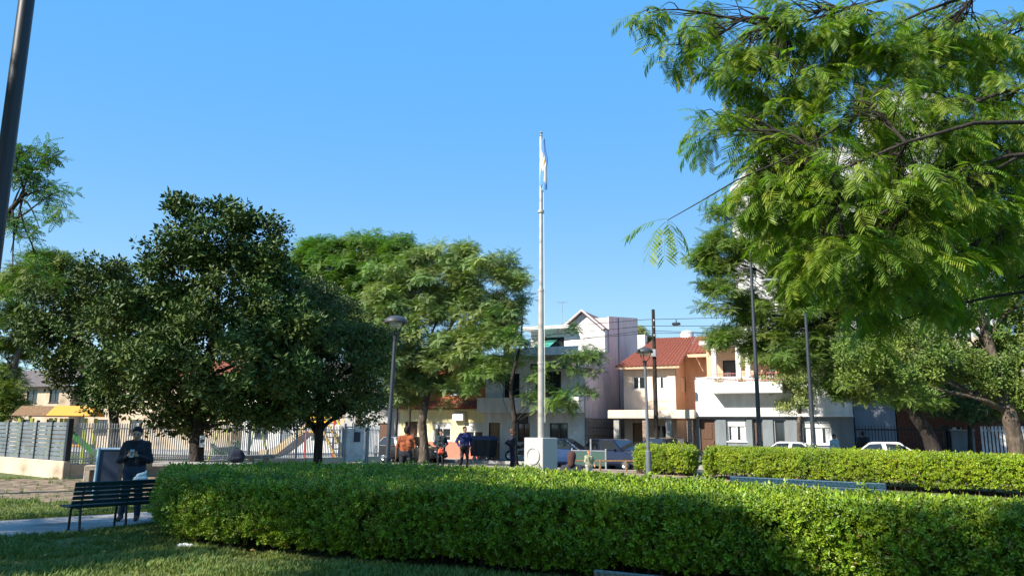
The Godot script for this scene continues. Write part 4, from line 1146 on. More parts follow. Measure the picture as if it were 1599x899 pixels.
func _ready() -> void:
	# camera
	var cam := Camera3D.new()
	cam.name = "camera"
	add_child(cam)
	var pit := atan((670.0 - 449.5) / 1200.0)
	var roll := deg_to_rad(0.45)
	cam.transform = Transform3D(Basis(Vector3.RIGHT, pit) * Basis(Vector3.BACK, roll), Vector3(0, 1.68, 0))
	cam.fov = rad_to_deg(2 * atan(449.5 / 1200.0))
	cam.near = 0.1; cam.far = 2000
	# sky
	var env := Environment.new()
	var sm := ProceduralSkyMaterial.new()
	sm.sky_top_color = Color(0.0651, 0.2374, 0.523).linear_to_srgb()
	sm.sky_horizon_color = Color(0.446, 0.62, 0.62).linear_to_srgb()
	sm.sky_curve = 0.1
	sm.ground_bottom_color = Color(0.30, 0.30, 0.26)
	sm.ground_horizon_color = Color(0.60, 0.70, 0.75)
	var sky := Sky.new()
	sky.sky_material = sm
	env.background_mode = Environment.BG_SKY
	env.sky = sky
	env.tonemap_mode = Environment.TONE_MAPPER_LINEAR
	env.tonemap_exposure = 1.95
	env.sdfgi_enabled = true; env.ssao_enabled = true; env.ssil_enabled = true
	var we := WorldEnvironment.new()
	we.environment = env
	we.name = "world"
	add_child(we)
	# the sun: from the left and a little behind the camera, about 36 degrees up
	var sun := DirectionalLight3D.new()
	sun.name = "sun"
	add_child(sun)
	sun.look_at_from_position(Vector3(-0.671, 0.588, 0.452) * 10, Vector3.ZERO)
	sun.light_energy = 1.6
	sun.light_color = Color(1.0, 0.97, 0.92)
	sun.light_angular_distance = 0.53
	sun.shadow_enabled = true

	make_materials()
	rng.seed = 7
	MESHES["sprig_a"] = sprig(0.075)
	MESHES["sprig_b"] = sprig(0.065)
	MESHES["broad"] = broad_clump(16, 0.17, 0.085, 0.22)
	MESHES["broad_small"] = broad_clump(22, 0.11, 0.055, 0.2)
	MESHES["pinnate"] = frond_clump(6, 0.34, 7, 0.085, 0.034)
	MESHES["pinnate_far"] = frond_clump(7, 0.40, 8, 0.105, 0.036)
	MESHES["tuft"] = tuft(12, 0.075)
	build_ground()
	build_houses()
	build_playground()
	build_trees()
	build_hedges()
	build_furniture()
	build_street_things()
	build_people()
	build_grass()

const PATH := [[-14, -5.5], [-7.63, -12.0], [-6.02, -14.0], [-3.5, -16.8], [0, -18.5], [4, -18.0], [5, -20.5], [0, -21.0], [-4.5, -18.6], [-6.93, -16.07], [-9.06, -14.2], [-16, -7.5]]
const DIRT := [[-22, -19.6], [-16, -18.9], [-13.5, -18.1], [-11, -18.4], [-9.4, -17.4], [-7.6, -18.6], [-6.4, -21], [-5.5, -24], [-5.4, -28], [-4.6, -33], [-8, -32.0], [-11, -28.7], [-13.9, -25.0], [-15.6, -25.2], [-17, -24.4], [-22, -24]]
const HF := [[-5.75, -13.5], [-5.35, -12.4], [-4.55, -11.45], [-2.48, -10.45], [-0.74, -9.75], [0.76, -9.12], [2.13, -8.62], [3.36, -8.1], [4.81, -7.4], [7.6, -6.0]]
const HB := [[-6.2, -14.1], [-5.8, -14.7], [-4.9, -15.2], [-2.5, -15.6], [0.0, -14.7], [1.13, -13.6], [2.3, -12.2], [3.15, -11.0], [4.53, -9.6], [5.63, -8.7], [8.6, -7.0]]

func rough_edge(p: Array) -> Array:   # a worn, uneven outline
	var nz := FastNoiseLite.new()
	nz.seed = 6; nz.frequency = 0.55
	var o := []
	for q in p.size():
		var a := Vector2(p[q][0], p[q][1])
		var b := Vector2(p[(q + 1) % p.size()][0], p[(q + 1) % p.size()][1])
		var k := maxi(2, int(a.distance_to(b) / 0.25))
		var nn := (b - a).orthogonal().normalized()
		for e in k:
			var c := a.lerp(b, float(e) / k)
			c += nn * (nz.get_noise_2dv(c) * 0.5 + nz.get_noise_2dv(c * 4.0) * 0.22)
			o.append([c.x, c.y])
	return o

func strip(s0: float, s1: float, w0: float, w1: float) -> Array:
	var o := []
	for q in [[s0, w0], [s1, w0], [s1, w1], [s0, w1]]:
		var p := at(q[0], q[1])
		o.append([p.x, p.z])
	return o

func build_ground() -> void:
	setting("ground", sheet([[-700, -700], [700, -700], [700, 700], [-700, 700]], -0.26), M.ground)
	setting("street", sheet(strip(-150, 150, 2.5, 9.0), -0.2), M.asphalt)
	var far := MB.new()
	far.t = Transform3D(Basis(Vector3.UP, YAW), at(0, 0))
	far.span(Vector3(-150, -0.3, -30), Vector3(150, -0.06, 2.35))
	setting("pavement", far, M.pave)
	var k := MB.new()
	k.t = far.t
	for w in [2.35, 9.0]:
		for q in range(-75, 75):
			k.span(Vector3(q * 2.0 + 0.005, -0.3, w), Vector3(q * 2.0 + 1.995, -0.045 if w < 5 else 0.01, w + 0.15), 0.012)
	setting("kerb", k, M.kerb)
	setting("lawn", sheet(strip(-150, 150, 9.15, 110), 0.0), M.lawn)
	setting("park_verge", sheet(strip(-26, 26, 9.15, 11.6), 0.004), M.sandy)
	setting("path", sheet(PATH, 0.012), M.pave)
	setting("dirt", sheet(rough_edge(DIRT), 0.005), M.earth)
	setting("plaza", sheet([[3.2, -29.4], [4.6, -26.4], [7.0, -25.0], [8.6, -22.5], [7, -19.5], [4, -18.5], [5.8, -16], [9, -17], [11.5, -20.5], [8.0, -27.0], [6.3, -31], [4.2, -31.5]], 0.004), M.sandy)
	setting("playground_floor", sheet([[-14.2, -25.5], [-5.8, -35.0], [-13, -42.5], [-25, -34.2]], 0.016), M.sandy)

# ------------------------------------------------------------------ houses
func build_houses() -> void:
	rng.seed = 31
	var a: MB
	# -- grey single-storey house at the left end of the row
	var h := thing("house", "low pale grey house behind the lamp post, left of the yellow house", "house", at(-16.5, 0), YAW, "houses across the street")
	a = MB.new()
	var ho := [[0.6, 1.7, 0.9, 2.0], [2.6, 3.5, -0.06, 2.0]]
	block(a, 0, 4.25, -0.2, 3.0, -8, 0, ho)
	part(h, "wall", a, M.palegrey)
	window(h, ho[0], 0, M.frame_white, 2); door(h, ho[1], 0, M.wooddoor)
	a = MB.new(); a.span(Vector3(-0.1, 2.98, -8), Vector3(4.2, 3.12, 0.18), 0.01)
	part(h, "cornice", a, M.offwhite)
	# -- yellow house with a salmon plinth and an orange upper floor
	h = thing("house", "yellow house with salmon plinth and orange red upper storey", "house", at(-12.25, 0), YAW, "houses across the street")
	a = MB.new()
	ho = [[2.45, 3.65, 0.95, 2.05], [4.65, 5.85, 0.95, 2.05], [0.4, 1.3, -0.06, 2.1]]
	block(a, 0, 5.95, 0.9, 2.75, -9, 0, [ho[0], ho[1], [0.4, 1.3, 0.9, 2.1]])
	part(h, "wall", a, M.yellow)
	a = MB.new(); facade(a, 0, 5.95, -0.2, 0.9, 0.04, [[0.4, 1.3, -0.06, 0.9]], 0.2)
	a.quad(Vector3(0, 0.9, 0.04), Vector3(5.95, 0.9, 0.04), Vector3(5.95, 0.9, -0.05), Vector3(0, 0.9, -0.05))
	part(h, "plinth", a, M.salmon)
	window(h, ho[0], 0, M.frame_white, 2, {"blind": 0.35}); window(h, ho[1], 0, M.frame_white, 2, {"blind": 0.5}); door(h, ho[2], 0, M.wooddoor)
	a = MB.new()
	var hu := [[1.2, 2.3, 3.7, 4.8], [3.6, 4.7, 3.7, 4.8]]
	block(a, -0.02, 5.97, 2.85, 5.9, -9, 0.03, hu)
	part(h, "upper_wall", a, M.orange)
	for q in hu: window(h, q, 0.03, M.frame_white, 2)
	a = MB.new(); a.span(Vector3(-0.05, 2.74, -0.2), Vector3(6.0, 2.86, 0.35), 0.02)
	part(h, "ledge", a, M.yellow)
	a = MB.new(); tiled_slope(a, Vector3(-0.1, 2.88, 0.75), Vector3(6.0, 2.88, 0.75), Vector3(6.0, 3.35, 0.05), Vector3(-0.1, 3.35, 0.05), 3, 24)
	part(h, "tile_canopy", a, M.roofred)
	part(h, "air_conditioner", boxmesh(Vector3(0.75, 0.5, 0.3), 0.03), M.frame_white, Vector3(4.3, 2.4, 0.2))
	# -- white apartment house with balconies and a bare pink side wall
	h = thing("apartment_house", "three storey white house with balconies and bare pink side wall", "house", at(-6.3, 0), YAW, "houses across the street")
	a = MB.new()
	ho = [[0.3, 1.02, -0.06, 2.05], [2.15, 2.95, 0.95, 2.05], [4.2, 5.3, 1.15, 2.05], [1.2, 2.3, 3.1, 5.0], [3.3, 4.9, 3.1, 5.0]]
	block(a, 0, 6.3, -0.2, 6.05, -11.4, 0, ho)
	part(h, "wall", a, M.offwhite)
	door(h, ho[0], 0, M.lightwood)
	window(h, ho[1], 0, M.shutter_brown, 2, {"sillm": M.offwhite}); window(h, ho[2], 0, M.shutter_brown, 2, {"sillm": M.offwhite})
	window(h, ho[3], 0, M.frame_white, 2, {"sill": false}); window(h, ho[4], 0, M.frame_dark, 3, {"sill": false})
	a = MB.new()
	a.span(Vector3(-0.02, 2.62, 0.005), Vector3(6.32, 2.78, 1.0), 0.01)
	a.span(Vector3(-0.02, 2.78, 0.88), Vector3(6.32, 3.48, 1.0), 0.01)
	a.span(Vector3(-0.02, 2.78, 0.005), Vector3(0.1, 3.48, 0.88)); a.span(Vector3(6.2, 2.78, 0.005), Vector3(6.32, 3.48, 0.88))
	part(h, "balcony", a, M.offwhite)
	a = MB.new()
	a.span(Vector3(1.7, 5.85, 0.005), Vector3(6.34, 6.02, 1.1), 0.01)
	a.span(Vector3(1.7, 6.02, 0.98), Vector3(6.34, 6.32, 1.1), 0.01)
	part(h, "upper_balcony", a, M.white)
	a = MB.new()
	a.span(Vector3(3.6, 5.30, 0.3), Vector3(6.3, 5.36, 1.35)); a.span(Vector3(3.55, 5.02, 1.3), Vector3(6.3, 5.34, 1.38))
	part(h, "dark_awning", a, M.frame_dark)
	# set-back top floor
	a = MB.new()
	var ht := [[1.9, 3.6, 6.3, 7.5]]
	block(a, 1.3, 6.3, 6.0, 7.95, -9, -4, ht)
	part(h, "top_floor", a, M.white)
	window(h, ht[0], -4, M.frame_dark, 3, {"sill": false})
	a = MB.new(); a.span(Vector3(1.0, 7.95, -9), Vector3(4.2, 8.15, -3.2), 0.01)
	part(h, "roof_slab", a, M.offwhite)
	a = MB.new()
	a.quad(Vector3(2.0, 6.72, -2.6), Vector3(3.1, 6.72, -2.6), Vector3(3.1, 7.3, -3.95), Vector3(2.0, 7.3, -3.95))
	a.quad(Vector3(2.0, 6.42, -2.6), Vector3(3.1, 6.42, -2.6), Vector3(3.1, 6.72, -2.6), Vector3(2.0, 6.72, -2.6))
	part(h, "green_awning", a, M.awning)
	# gable over the top floor
	a = MB.new()
	a.extrude(PackedVector2Array([Vector2(3.5, 7.95), Vector2(6.15, 7.95), Vector2(4.9, 9.0)]), -8.9, -4.0)
	part(h, "gable_wall", a, M.white)
	a = MB.new()
	tiled_slope(a, Vector3(6.3, 7.85, -9), Vector3(6.3, 7.85, -3.7), Vector3(4.9, 9.05, -3.7), Vector3(4.9, 9.05, -9), 6, 16)
	tiled_slope(a, Vector3(3.35, 7.85, -9), Vector3(3.35, 7.85, -3.7), Vector3(4.9, 9.05, -3.7), Vector3(4.9, 9.05, -9), 6, 16)
	part(h, "roof", a, M.roofgrey)
	a = MB.new()
	a.tube([Vector3(6.35, 7.83, -3.66), Vector3(4.9, 9.07, -3.66), Vector3(3.3, 7.83, -3.66)], [0.09, 0.09, 0.09], 4)
	part(h, "barge_board", a, M.pink)
	# pink party wall: a sheet of render 8 cm proud of the side, with a stepped top
	a = MB.new()
	a.t = Transform3D(Basis(Vector3(0, 0, -1), Vector3.UP, Vector3(1, 0, 0)), Vector3.ZERO)
	a.extrude(PackedVector2Array([Vector2(-0.03, 2.35), Vector2(11.45, 2.35), Vector2(11.45, 9.55), Vector2(4.6, 8.75), Vector2(4.6, 6.45), Vector2(-0.03, 6.2)]), 6.305, 6.39)
	part(h, "pink_side_wall", a, M.pink)
	a = MB.new()
	a.t = Transform3D(Basis(Vector3(0, 0, -1), Vector3.UP, Vector3(1, 0, 0)), Vector3.ZERO)
	a.extrude(PackedVector2Array([Vector2(4.62, 6.4), Vector2(11.4, 6.4), Vector2(11.4, 9.48), Vector2(4.62, 8.68)]), 4.2, 6.3)
	part(h, "stair_tower", a, M.pink)
	a = MB.new()
	a.tube([Vector3(6.42, 2.4, -6.6), Vector3(6.42, 8.9, -6.6)], [0.05, 0.05], 6)
	a.tube([Vector3(6.42, 3.0, -8.2), Vector3(6.42, 5.4, -7.9)], [0.03, 0.03], 6)
	part(h, "drain_pipe", a, M.greymetal)
	for q in [[Vector3(6.41, 5.2, -1.2), Vector3(0.03, 0.05, 4.0)], [Vector3(6.41, 5.9, -2.8), Vector3(0.03, 1.4, 0.05)]]:
		part(h, "moulding", boxmesh(q[1], 0.005), M.pink, q[0])
	a = MB.new(); a.span(Vector3(6.305, -0.2, -11.4), Vector3(6.45, 2.345, -0.02), 0.01)
	part(h, "stone_base", a, M.stonewall)
	# the stones of that base, laid in rough courses
	for r in 5:
		var x := -0.2
		while x > -7.5:
			var l := R(0.4, 0.85)
			var st := part(h, "stone", boxmesh(Vector3(0.07, 0.40, snappedf(l, 0.15)), 0.025), M.stonewall, Vector3(6.46, 0.16 + r * 0.46, x - l / 2))
			st.rotation.x = R(-0.04, 0.04)
			x -= l + 0.03
	part(h, "air_conditioner", boxmesh(Vector3(0.7, 0.5, 0.3), 0.03), M.frame_dark, Vector3(2.5, 2.3, 0.16))
	# -- cream and peach house with the red tiled roof
	h = thing("house", "cream and peach house with red tiled roof and car port", "house", at(1.45, -3), YAW, "houses across the street")
	a = MB.new()
	ho = [[0.55, 1.3, 4.05, 4.8], [1.75, 2.62, 4.05, 4.8], [0.5, 1.3, -0.06, 2.1], [1.75, 2.6, 0.9, 2.0]]
	block(a, 0, 3.1, -0.2, 5.45, -9, 0, ho)
	part(h, "wall", a, M.cream)
	window(h, ho[0], 0, M.frame_white, 2, {"sill": false}); window(h, ho[1], 0, M.frame_white, 2, {"curtain": true, "sill": false})
	door(h, ho[2], 0, M.lightwood); window(h, ho[3], 0, M.frame_white, 2)
	a = MB.new()
	a.t = Transform3D(Basis(Vector3(0, 0, -1), Vector3.UP, Vector3(1, 0, 0)), Vector3(3.1, 0, 0))
	var hs := [[1.3, 2.6, 3.95, 4.85]]
	facade(a, 0.0, 8.9, 2.3, 5.3, 0.03, hs, 0.15)
	a.extrude(PackedVector2Array([Vector2(0.0, 5.3), Vector2(8.9, 5.3), Vector2(4.45, 7.4), Vector2(0.0, 5.5)]), -0.05, 0.03)
	part(h, "peach_side_wall", a, M.peach)
	a = MB.new()
	a.box(Vector3(3.05, 4.4, -1.95), Vector3(0.03, 0.9, 1.3))
	var sw := part(h, "window", a, M.frame_dark)
	for q in 2: part(sw, "pane", boxmesh(Vector3(0.012, 0.78, 0.58)), M.glass, Vector3(3.075, 4.4, -1.64 - q * 0.63))
	a = MB.new()
	a.span(Vector3(3.14, 2.4, -9), Vector3(6.2, 6.5, -2.6))
	part(h, "rear_wing", a, M.peach)
	a = MB.new()
	tiled_slope(a, Vector3(-0.35, 5.35, 0.55), Vector3(3.5, 5.35, 0.55), Vector3(3.5, 7.55, -4.5), Vector3(0.9, 7.55, -4.5), 17, 16)
	tiled_slope(a, Vector3(3.52, 6.2, -1.4), Vector3(6.6, 6.2, -1.4), Vector3(6.4, 7.55, -4.5), Vector3(3.52, 7.55, -4.5), 10, 12)
	tiled_slope(a, Vector3(-0.35, 5.35, 0.55), Vector3(-0.35, 5.35, -9.3), Vector3(0.9, 7.55, -4.5), Vector3(0.9, 7.55, -4.5), 12, 20)
	part(h, "roof", a, M.roofred)
	a = MB.new()
	a.span(Vector3(-0.3, 5.22, 0.3), Vector3(3.45, 5.36, 0.5)); a.span(Vector3(3.5, 5.98, -1.5), Vector3(6.4, 6.16, -1.35))
	part(h, "fascia", a, M.peach)
	a = MB.new()
	a.t = Transform3D(Basis.IDENTITY, Vector3(0.25, 6.1, -3.6)); a.span(Vector3(-0.25, 0, -0.3), Vector3(0.25, 1.6, 0.3), 0.02)
	part(h, "chimney", a, M.offwhite)
	a = MB.new()
	a.t = Transform3D(Basis.IDENTITY, Vector3(2.9, 7.4, -4.7))
	a.lathe([Vector2(0.28, 0), Vector2(0.42, 0.08), Vector2(0.44, 0.4), Vector2(0.36, 0.55), Vector2(0.1, 0.62), Vector2(0, 0.62)], 14)
	part(h, "water_tank", a, M.white)
	# car port slab on posts, with a railing
	a = MB.new(); a.span(Vector3(-0.2, 2.32, 0.02), Vector3(4.65, 2.78, 2.6), 0.02)
	part(h, "port_slab", a, M.cream)
	for x in [0.25, 1.9, 3.2, 4.35]:
		part(h, "post", boxmesh(Vector3(0.32, 2.5, 0.32), 0.02), M.stonewall if x > 4 or x > 1 and x < 2 else M.concrete, Vector3(x, 1.07, 2.3))
	# -- white house with grey ground floor and roof terrace
	h = thing("house", "white house with grey ground floor and balcony terrace", "house", at(6.1, -1), YAW, "houses across the street")
	a = MB.new()
	ho = [[0.15, 0.95, -0.06, 2.3], [1.62, 2.55, 1.15, 2.25], [2.95, 3.4, -0.06, 2.3], [5.35, 6.75, 1.05, 2.1], [4.05, 4.5, 0.6, 2.2]]
	block(a, 0, 7.8, -0.2, 2.42, -9, 0, ho)
	part(h, "ground_floor_wall", a, M.greypaint)
	door(h, ho[0], 0, M.wooddoor); door(h, ho[2], 0, M.shutter_brown)
	window(h, ho[1], 0, M.frame_white, 2, {"blind": 0.3, "curtain": true}); window(h, ho[3], 0, M.frame_white, 3, {"blind": 0.22, "curtain": true}); window(h, ho[4], 0, M.frame_dark, 1, {"sill": false})
	for q in [[1.05, 1.55], [2.62, 2.9], [3.45, 3.95], [4.6, 5.25]]:
		part(h, "pilaster", boxmesh(Vector3(q[1] - q[0], 2.3, 0.08), 0.01), M.greypaint, Vector3((q[0] + q[1]) / 2, 1.12, 0.042))
	a = MB.new(); a.span(Vector3(-0.03, 2.425, -9), Vector3(7.83, 2.55, 0.28), 0.01)
	part(h, "cornice", a, M.white)
	a = MB.new(); block(a, 0.0, 7.8, 2.55, 4.55, -1.6, 0.18)
	part(h, "parapet_wall", a, M.white)
	a = MB.new()
	a.span(Vector3(1.0, 3.62, 0.185), Vector3(4.6, 3.8, 1.05), 0.02); a.span(Vector3(1.0, 3.8, 0.93), Vector3(4.6, 4.2, 1.05), 0.015)
	a.span(Vector3(1.0, 3.8, 0.185), Vector3(1.12, 4.2, 0.93)); a.span(Vector3(4.48, 3.8, 0.185), Vector3(4.6, 4.2, 0.93))
	part(h, "balcony", a, M.white)
	a = MB.new(); railing(a, Vector3(1.05, 4.2, 0.99), Vector3(4.55, 4.2, 0.99), 0.45, 0.14, 0.008)
	part(h, "railing", a, M.play_pink)
	a = MB.new()
	var hq := [[1.2, 2.0, 2.6, 5.6]]
	block(a, 0.3, 7.8, 2.6, 6.3, -9, -1.9, hq)
	part(h, "upper_wall", a, M.peach)
	door(h, [1.2, 2.0, 4.0, 5.6], -1.9, M.frame_dark)
	for x in [0.95, 2.25, 2.75, 4.0]:
		part(h, "column", boxmesh(Vector3(0.26, 1.9, 0.26), 0.02), M.white, Vector3(x, 5.45, -0.6))
	a = MB.new(); a.span(Vector3(0.2, 6.35, -9), Vector3(7.9, 6.6, -0.3), 0.02)
	part(h, "roof_slab", a, M.white)
	# -- bluish tall house with iron gate, then brick and grey plots
	h = thing("house", "bluish white blank walled house behind the iron gate", "house", at(13.95, -2.2), YAW, "houses across the street")
	a = MB.new(); block(a, 0, 1.9, -0.2, 6.2, -8, 0)
	part(h, "wall", a, M.bluewhite)
	for q in [1.85, 2.9]: part(h, "moulding", boxmesh(Vector3(1.9, 0.05, 0.04), 0.005), M.bluewhite, Vector3(0.95, q, 0.022))
	h = thing("house", "brown brick house beside the bluish wall, behind the trees", "house", at(15.9, -2.2), YAW, "houses across the street")
	a = MB.new(); ho = [[1.9, 2.9, 0.9, 2.0]]; block(a, 0, 5.5, -0.2, 3.4, -8, 0, ho)
	part(h, "wall", a, M.brick)
	window(h, ho[0], 0, M.frame_dark, 2)
	a = MB.new(); var hw := [[0.8, 2.0, 4.2, 5.4], [3.2, 4.4, 4.2, 5.4]]; block(a, 0.2, 5.5, 3.4, 6.4, -8, -0.6, hw)
	part(h, "upper_wall", a, M.beige)
	for q in hw: window(h, q, -0.6, M.frame_white, 2)
	a = MB.new(); tiled_slope(a, Vector3(-0.1, 3.3, 0.5), Vector3(5.6, 3.3, 0.5), Vector3(5.6, 3.75, -0.6), Vector3(-0.1, 3.75, -0.6), 4, 22)
	part(h, "tile_canopy", a, M.roofred)
	h = thing("house", "grey walled house at the far right behind the leaning trunk", "house", at(21.6, -1.6), YAW, "houses across the street")
	a = MB.new(); ho = [[1.0, 2.4, 0.9, 2.1]]; block(a, 0, 9, -0.2, 6.2, -8, 0, ho)
	part(h, "wall", a, M.palegrey)
	window(h, ho[0], 0, M.frame_white, 2)
	# gates and front walls
	for g in [["iron_gate", "black iron bar gate in front of the bluish house", 14.0, 18.0, 2.05, M.iron], ["metal_gate", "white upright bar gate beside the leaning tree trunk", 19.35, 21.4, 2.05, M.whitemetal]]:
		h = thing(g[0], g[1], "gate", at(g[2], -0.4), YAW)
		var k := int((g[3] - g[2]) / 0.14)
		for q in k + 1:
			part(h, "bar", boxmesh(Vector3(0.03 if g[5] == M.iron else 0.09, g[4], 0.03)), g[5], Vector3((g[3] - g[2]) * q / k, g[4] / 2 - 0.06, 0))
		for y in [0.15, g[4] - 0.25]: part(h, "rail", boxmesh(Vector3(g[3] - g[2], 0.06, 0.05)), g[5], Vector3((g[3] - g[2]) / 2, y, -0.03))
	h = thing("garden_wall", "short grey front wall between the two trunks at right", "wall", at(18.1, -0.5), YAW)
	a = MB.new(); a.span(Vector3(0, -0.2, -0.2), Vector3(0.95, 1.75, 0), 0.02)
	part(h, "wall", a, M.greypaint)
	part(h, "coping", boxmesh(Vector3(1.05, 0.08, 0.3), 0.02), M.concrete, Vector3(0.47, 1.8, -0.1))
	h = thing("front_fence", "low dark railing before the cream house car port", "fence", at(1.3, 0.0), YAW)
	for q in 34: part(h, "bar", boxmesh(Vector3(0.025, 1.15, 0.025)), M.iron, Vector3(q * 0.14, 0.5, 0))
	part(h, "rail", boxmesh(Vector3(4.7, 0.05, 0.04)), M.iron, Vector3(2.3, 1.0, -0.03))
	# -- houses behind the playground
	h = thing("house", "white house with grey roof seen through the playground trees", "house", at(-28, -3), YAW, "houses across the street")
	a = MB.new(); ho = [[1.2, 2.4, 0.9, 2.2], [3.6, 4.6, -0.06, 2.1], [6.5, 7.7, 0.9, 2.2], [6.5, 7.7, 3.4, 4.5]]; block(a, 0, 9.5, -0.2, 5.0, -8, 0, ho)
	part(h, "wall", a, M.white)
	for q in [0, 2, 3]: window(h, ho[q], 0, M.frame_dark, 2)
	door(h, ho[1], 0, M.greymetal)
	a = MB.new(); a.span(Vector3(-0.2, 2.75, 0.005), Vector3(9.7, 2.95, 1.0), 0.02)
	part(h, "canopy_slab", a, M.beige)
	a = MB.new(); tiled_slope(a, Vector3(-0.3, 4.9, 0.6), Vector3(9.8, 4.9, 0.6), Vector3(9.8, 6.6, -4), Vector3(-0.3, 6.6, -4), 14, 34)
	part(h, "roof", a, M.roofgrey)
	h = thing("house", "beige house with red tiled roof behind the largest dark tree", "house", at(-46, -3), YAW, "houses across the street")
	a = MB.new(); ho = [[2, 3.4, 1.0, 2.2], [6, 7.4, 1.0, 2.2], [11, 12, -0.06, 2.1], [2, 3.4, 3.6, 4.7], [6, 7.4, 3.6, 4.7]]; block(a, 0, 17, -0.2, 5.4, -8, 0, ho)
	part(h, "wall", a, M.beige)
	for q in [0, 1, 3, 4]: window(h, ho[q], 0, M.frame_dark, 2)
	door(h, ho[2], 0, M.wooddoor)
	a = MB.new(); tiled_slope(a, Vector3(-0.3, 5.3, 0.6), Vector3(17.2, 5.3, 0.6), Vector3(17.2, 7.2, -4), Vector3(-0.3, 7.2, -4), 12, 44)
	part(h, "roof", a, M.roofred)
	h = thing("house", "narrow beige house behind the dark olive tree's trunk", "house", at(-18.4, -2), YAW, "houses across the street")
	a = MB.new(); ho = [[0.4, 1.4, 0.9, 2.1]]; block(a, 0, 1.85, -0.2, 4.4, -7, 0, ho)
	part(h, "wall", a, M.beige)
	window(h, ho[0], 0, M.frame_white, 2)
	h = thing("house", "long beige house with grey roof at the left edge", "house", at(-66, -2), YAW, "houses across the street")
	a = MB.new(); ho = [[14.2, 15.6, 0.9, 2.2], [17.2, 18.4, 0.9, 2.2], [14.2, 15.6, 3.6, 4.7], [17.2, 18.4, 3.6, 4.7], [10, 11, -0.06, 2.1]]; block(a, 0, 19.9, -0.2, 5.0, -8, 0, ho)
	part(h, "wall", a, M.beige)
	for q in 4: window(h, ho[q], 0, M.frame_dark, 2)
	door(h, ho[4], 0, M.wooddoor)
	a = MB.new(); tiled_slope(a, Vector3(-0.3, 4.9, 0.6), Vector3(20.1, 4.9, 0.6), Vector3(20.1, 6.8, -4), Vector3(-0.3, 6.8, -4), 12, 50)
	part(h, "roof", a, M.roofgrey)
	# -- apartment tower behind the right-hand trees
	h = thing("apartment_tower", "tall white apartment tower behind the trees at right", "apartment block", Vector3(26.3, 0, -75), 0.0)
	a = MB.new()
	var wl := []
	for r in 9:
		for c in 6: wl.append([2.0 + c * 3.4, 3.6 + c * 3.4, 3.6 + r * 2.9, 4.9 + r * 2.9])
	block(a, 0, 22, -0.2, 29.9, -14, 0, wl)
	part(h, "wall", a, M.tower)
	for q in wl:
		window(h, q, 0, M.frame_white, 2, {"sill": false})
	for r in 9: part(h, "floor_band", boxmesh(Vector3(22.1, 0.2, 0.1), 0.01), M.tower, Vector3(11, 2.9 + r * 2.9, 0.05))
	a = MB.new(); block(a, 14, 19, 29.9, 37.0, -10, -1)
	part(h, "machine_room", a, M.tower)
	a = MB.new(); a.span(Vector3(-0.1, 29.9, -0.3), Vector3(22.1, 30.5, 0.1), 0.02); a.span(Vector3(-0.1, 29.9, -14), Vector3(0.2, 30.5, -0.3), 0.02)
	part(h, "parapet", a, M.tower)

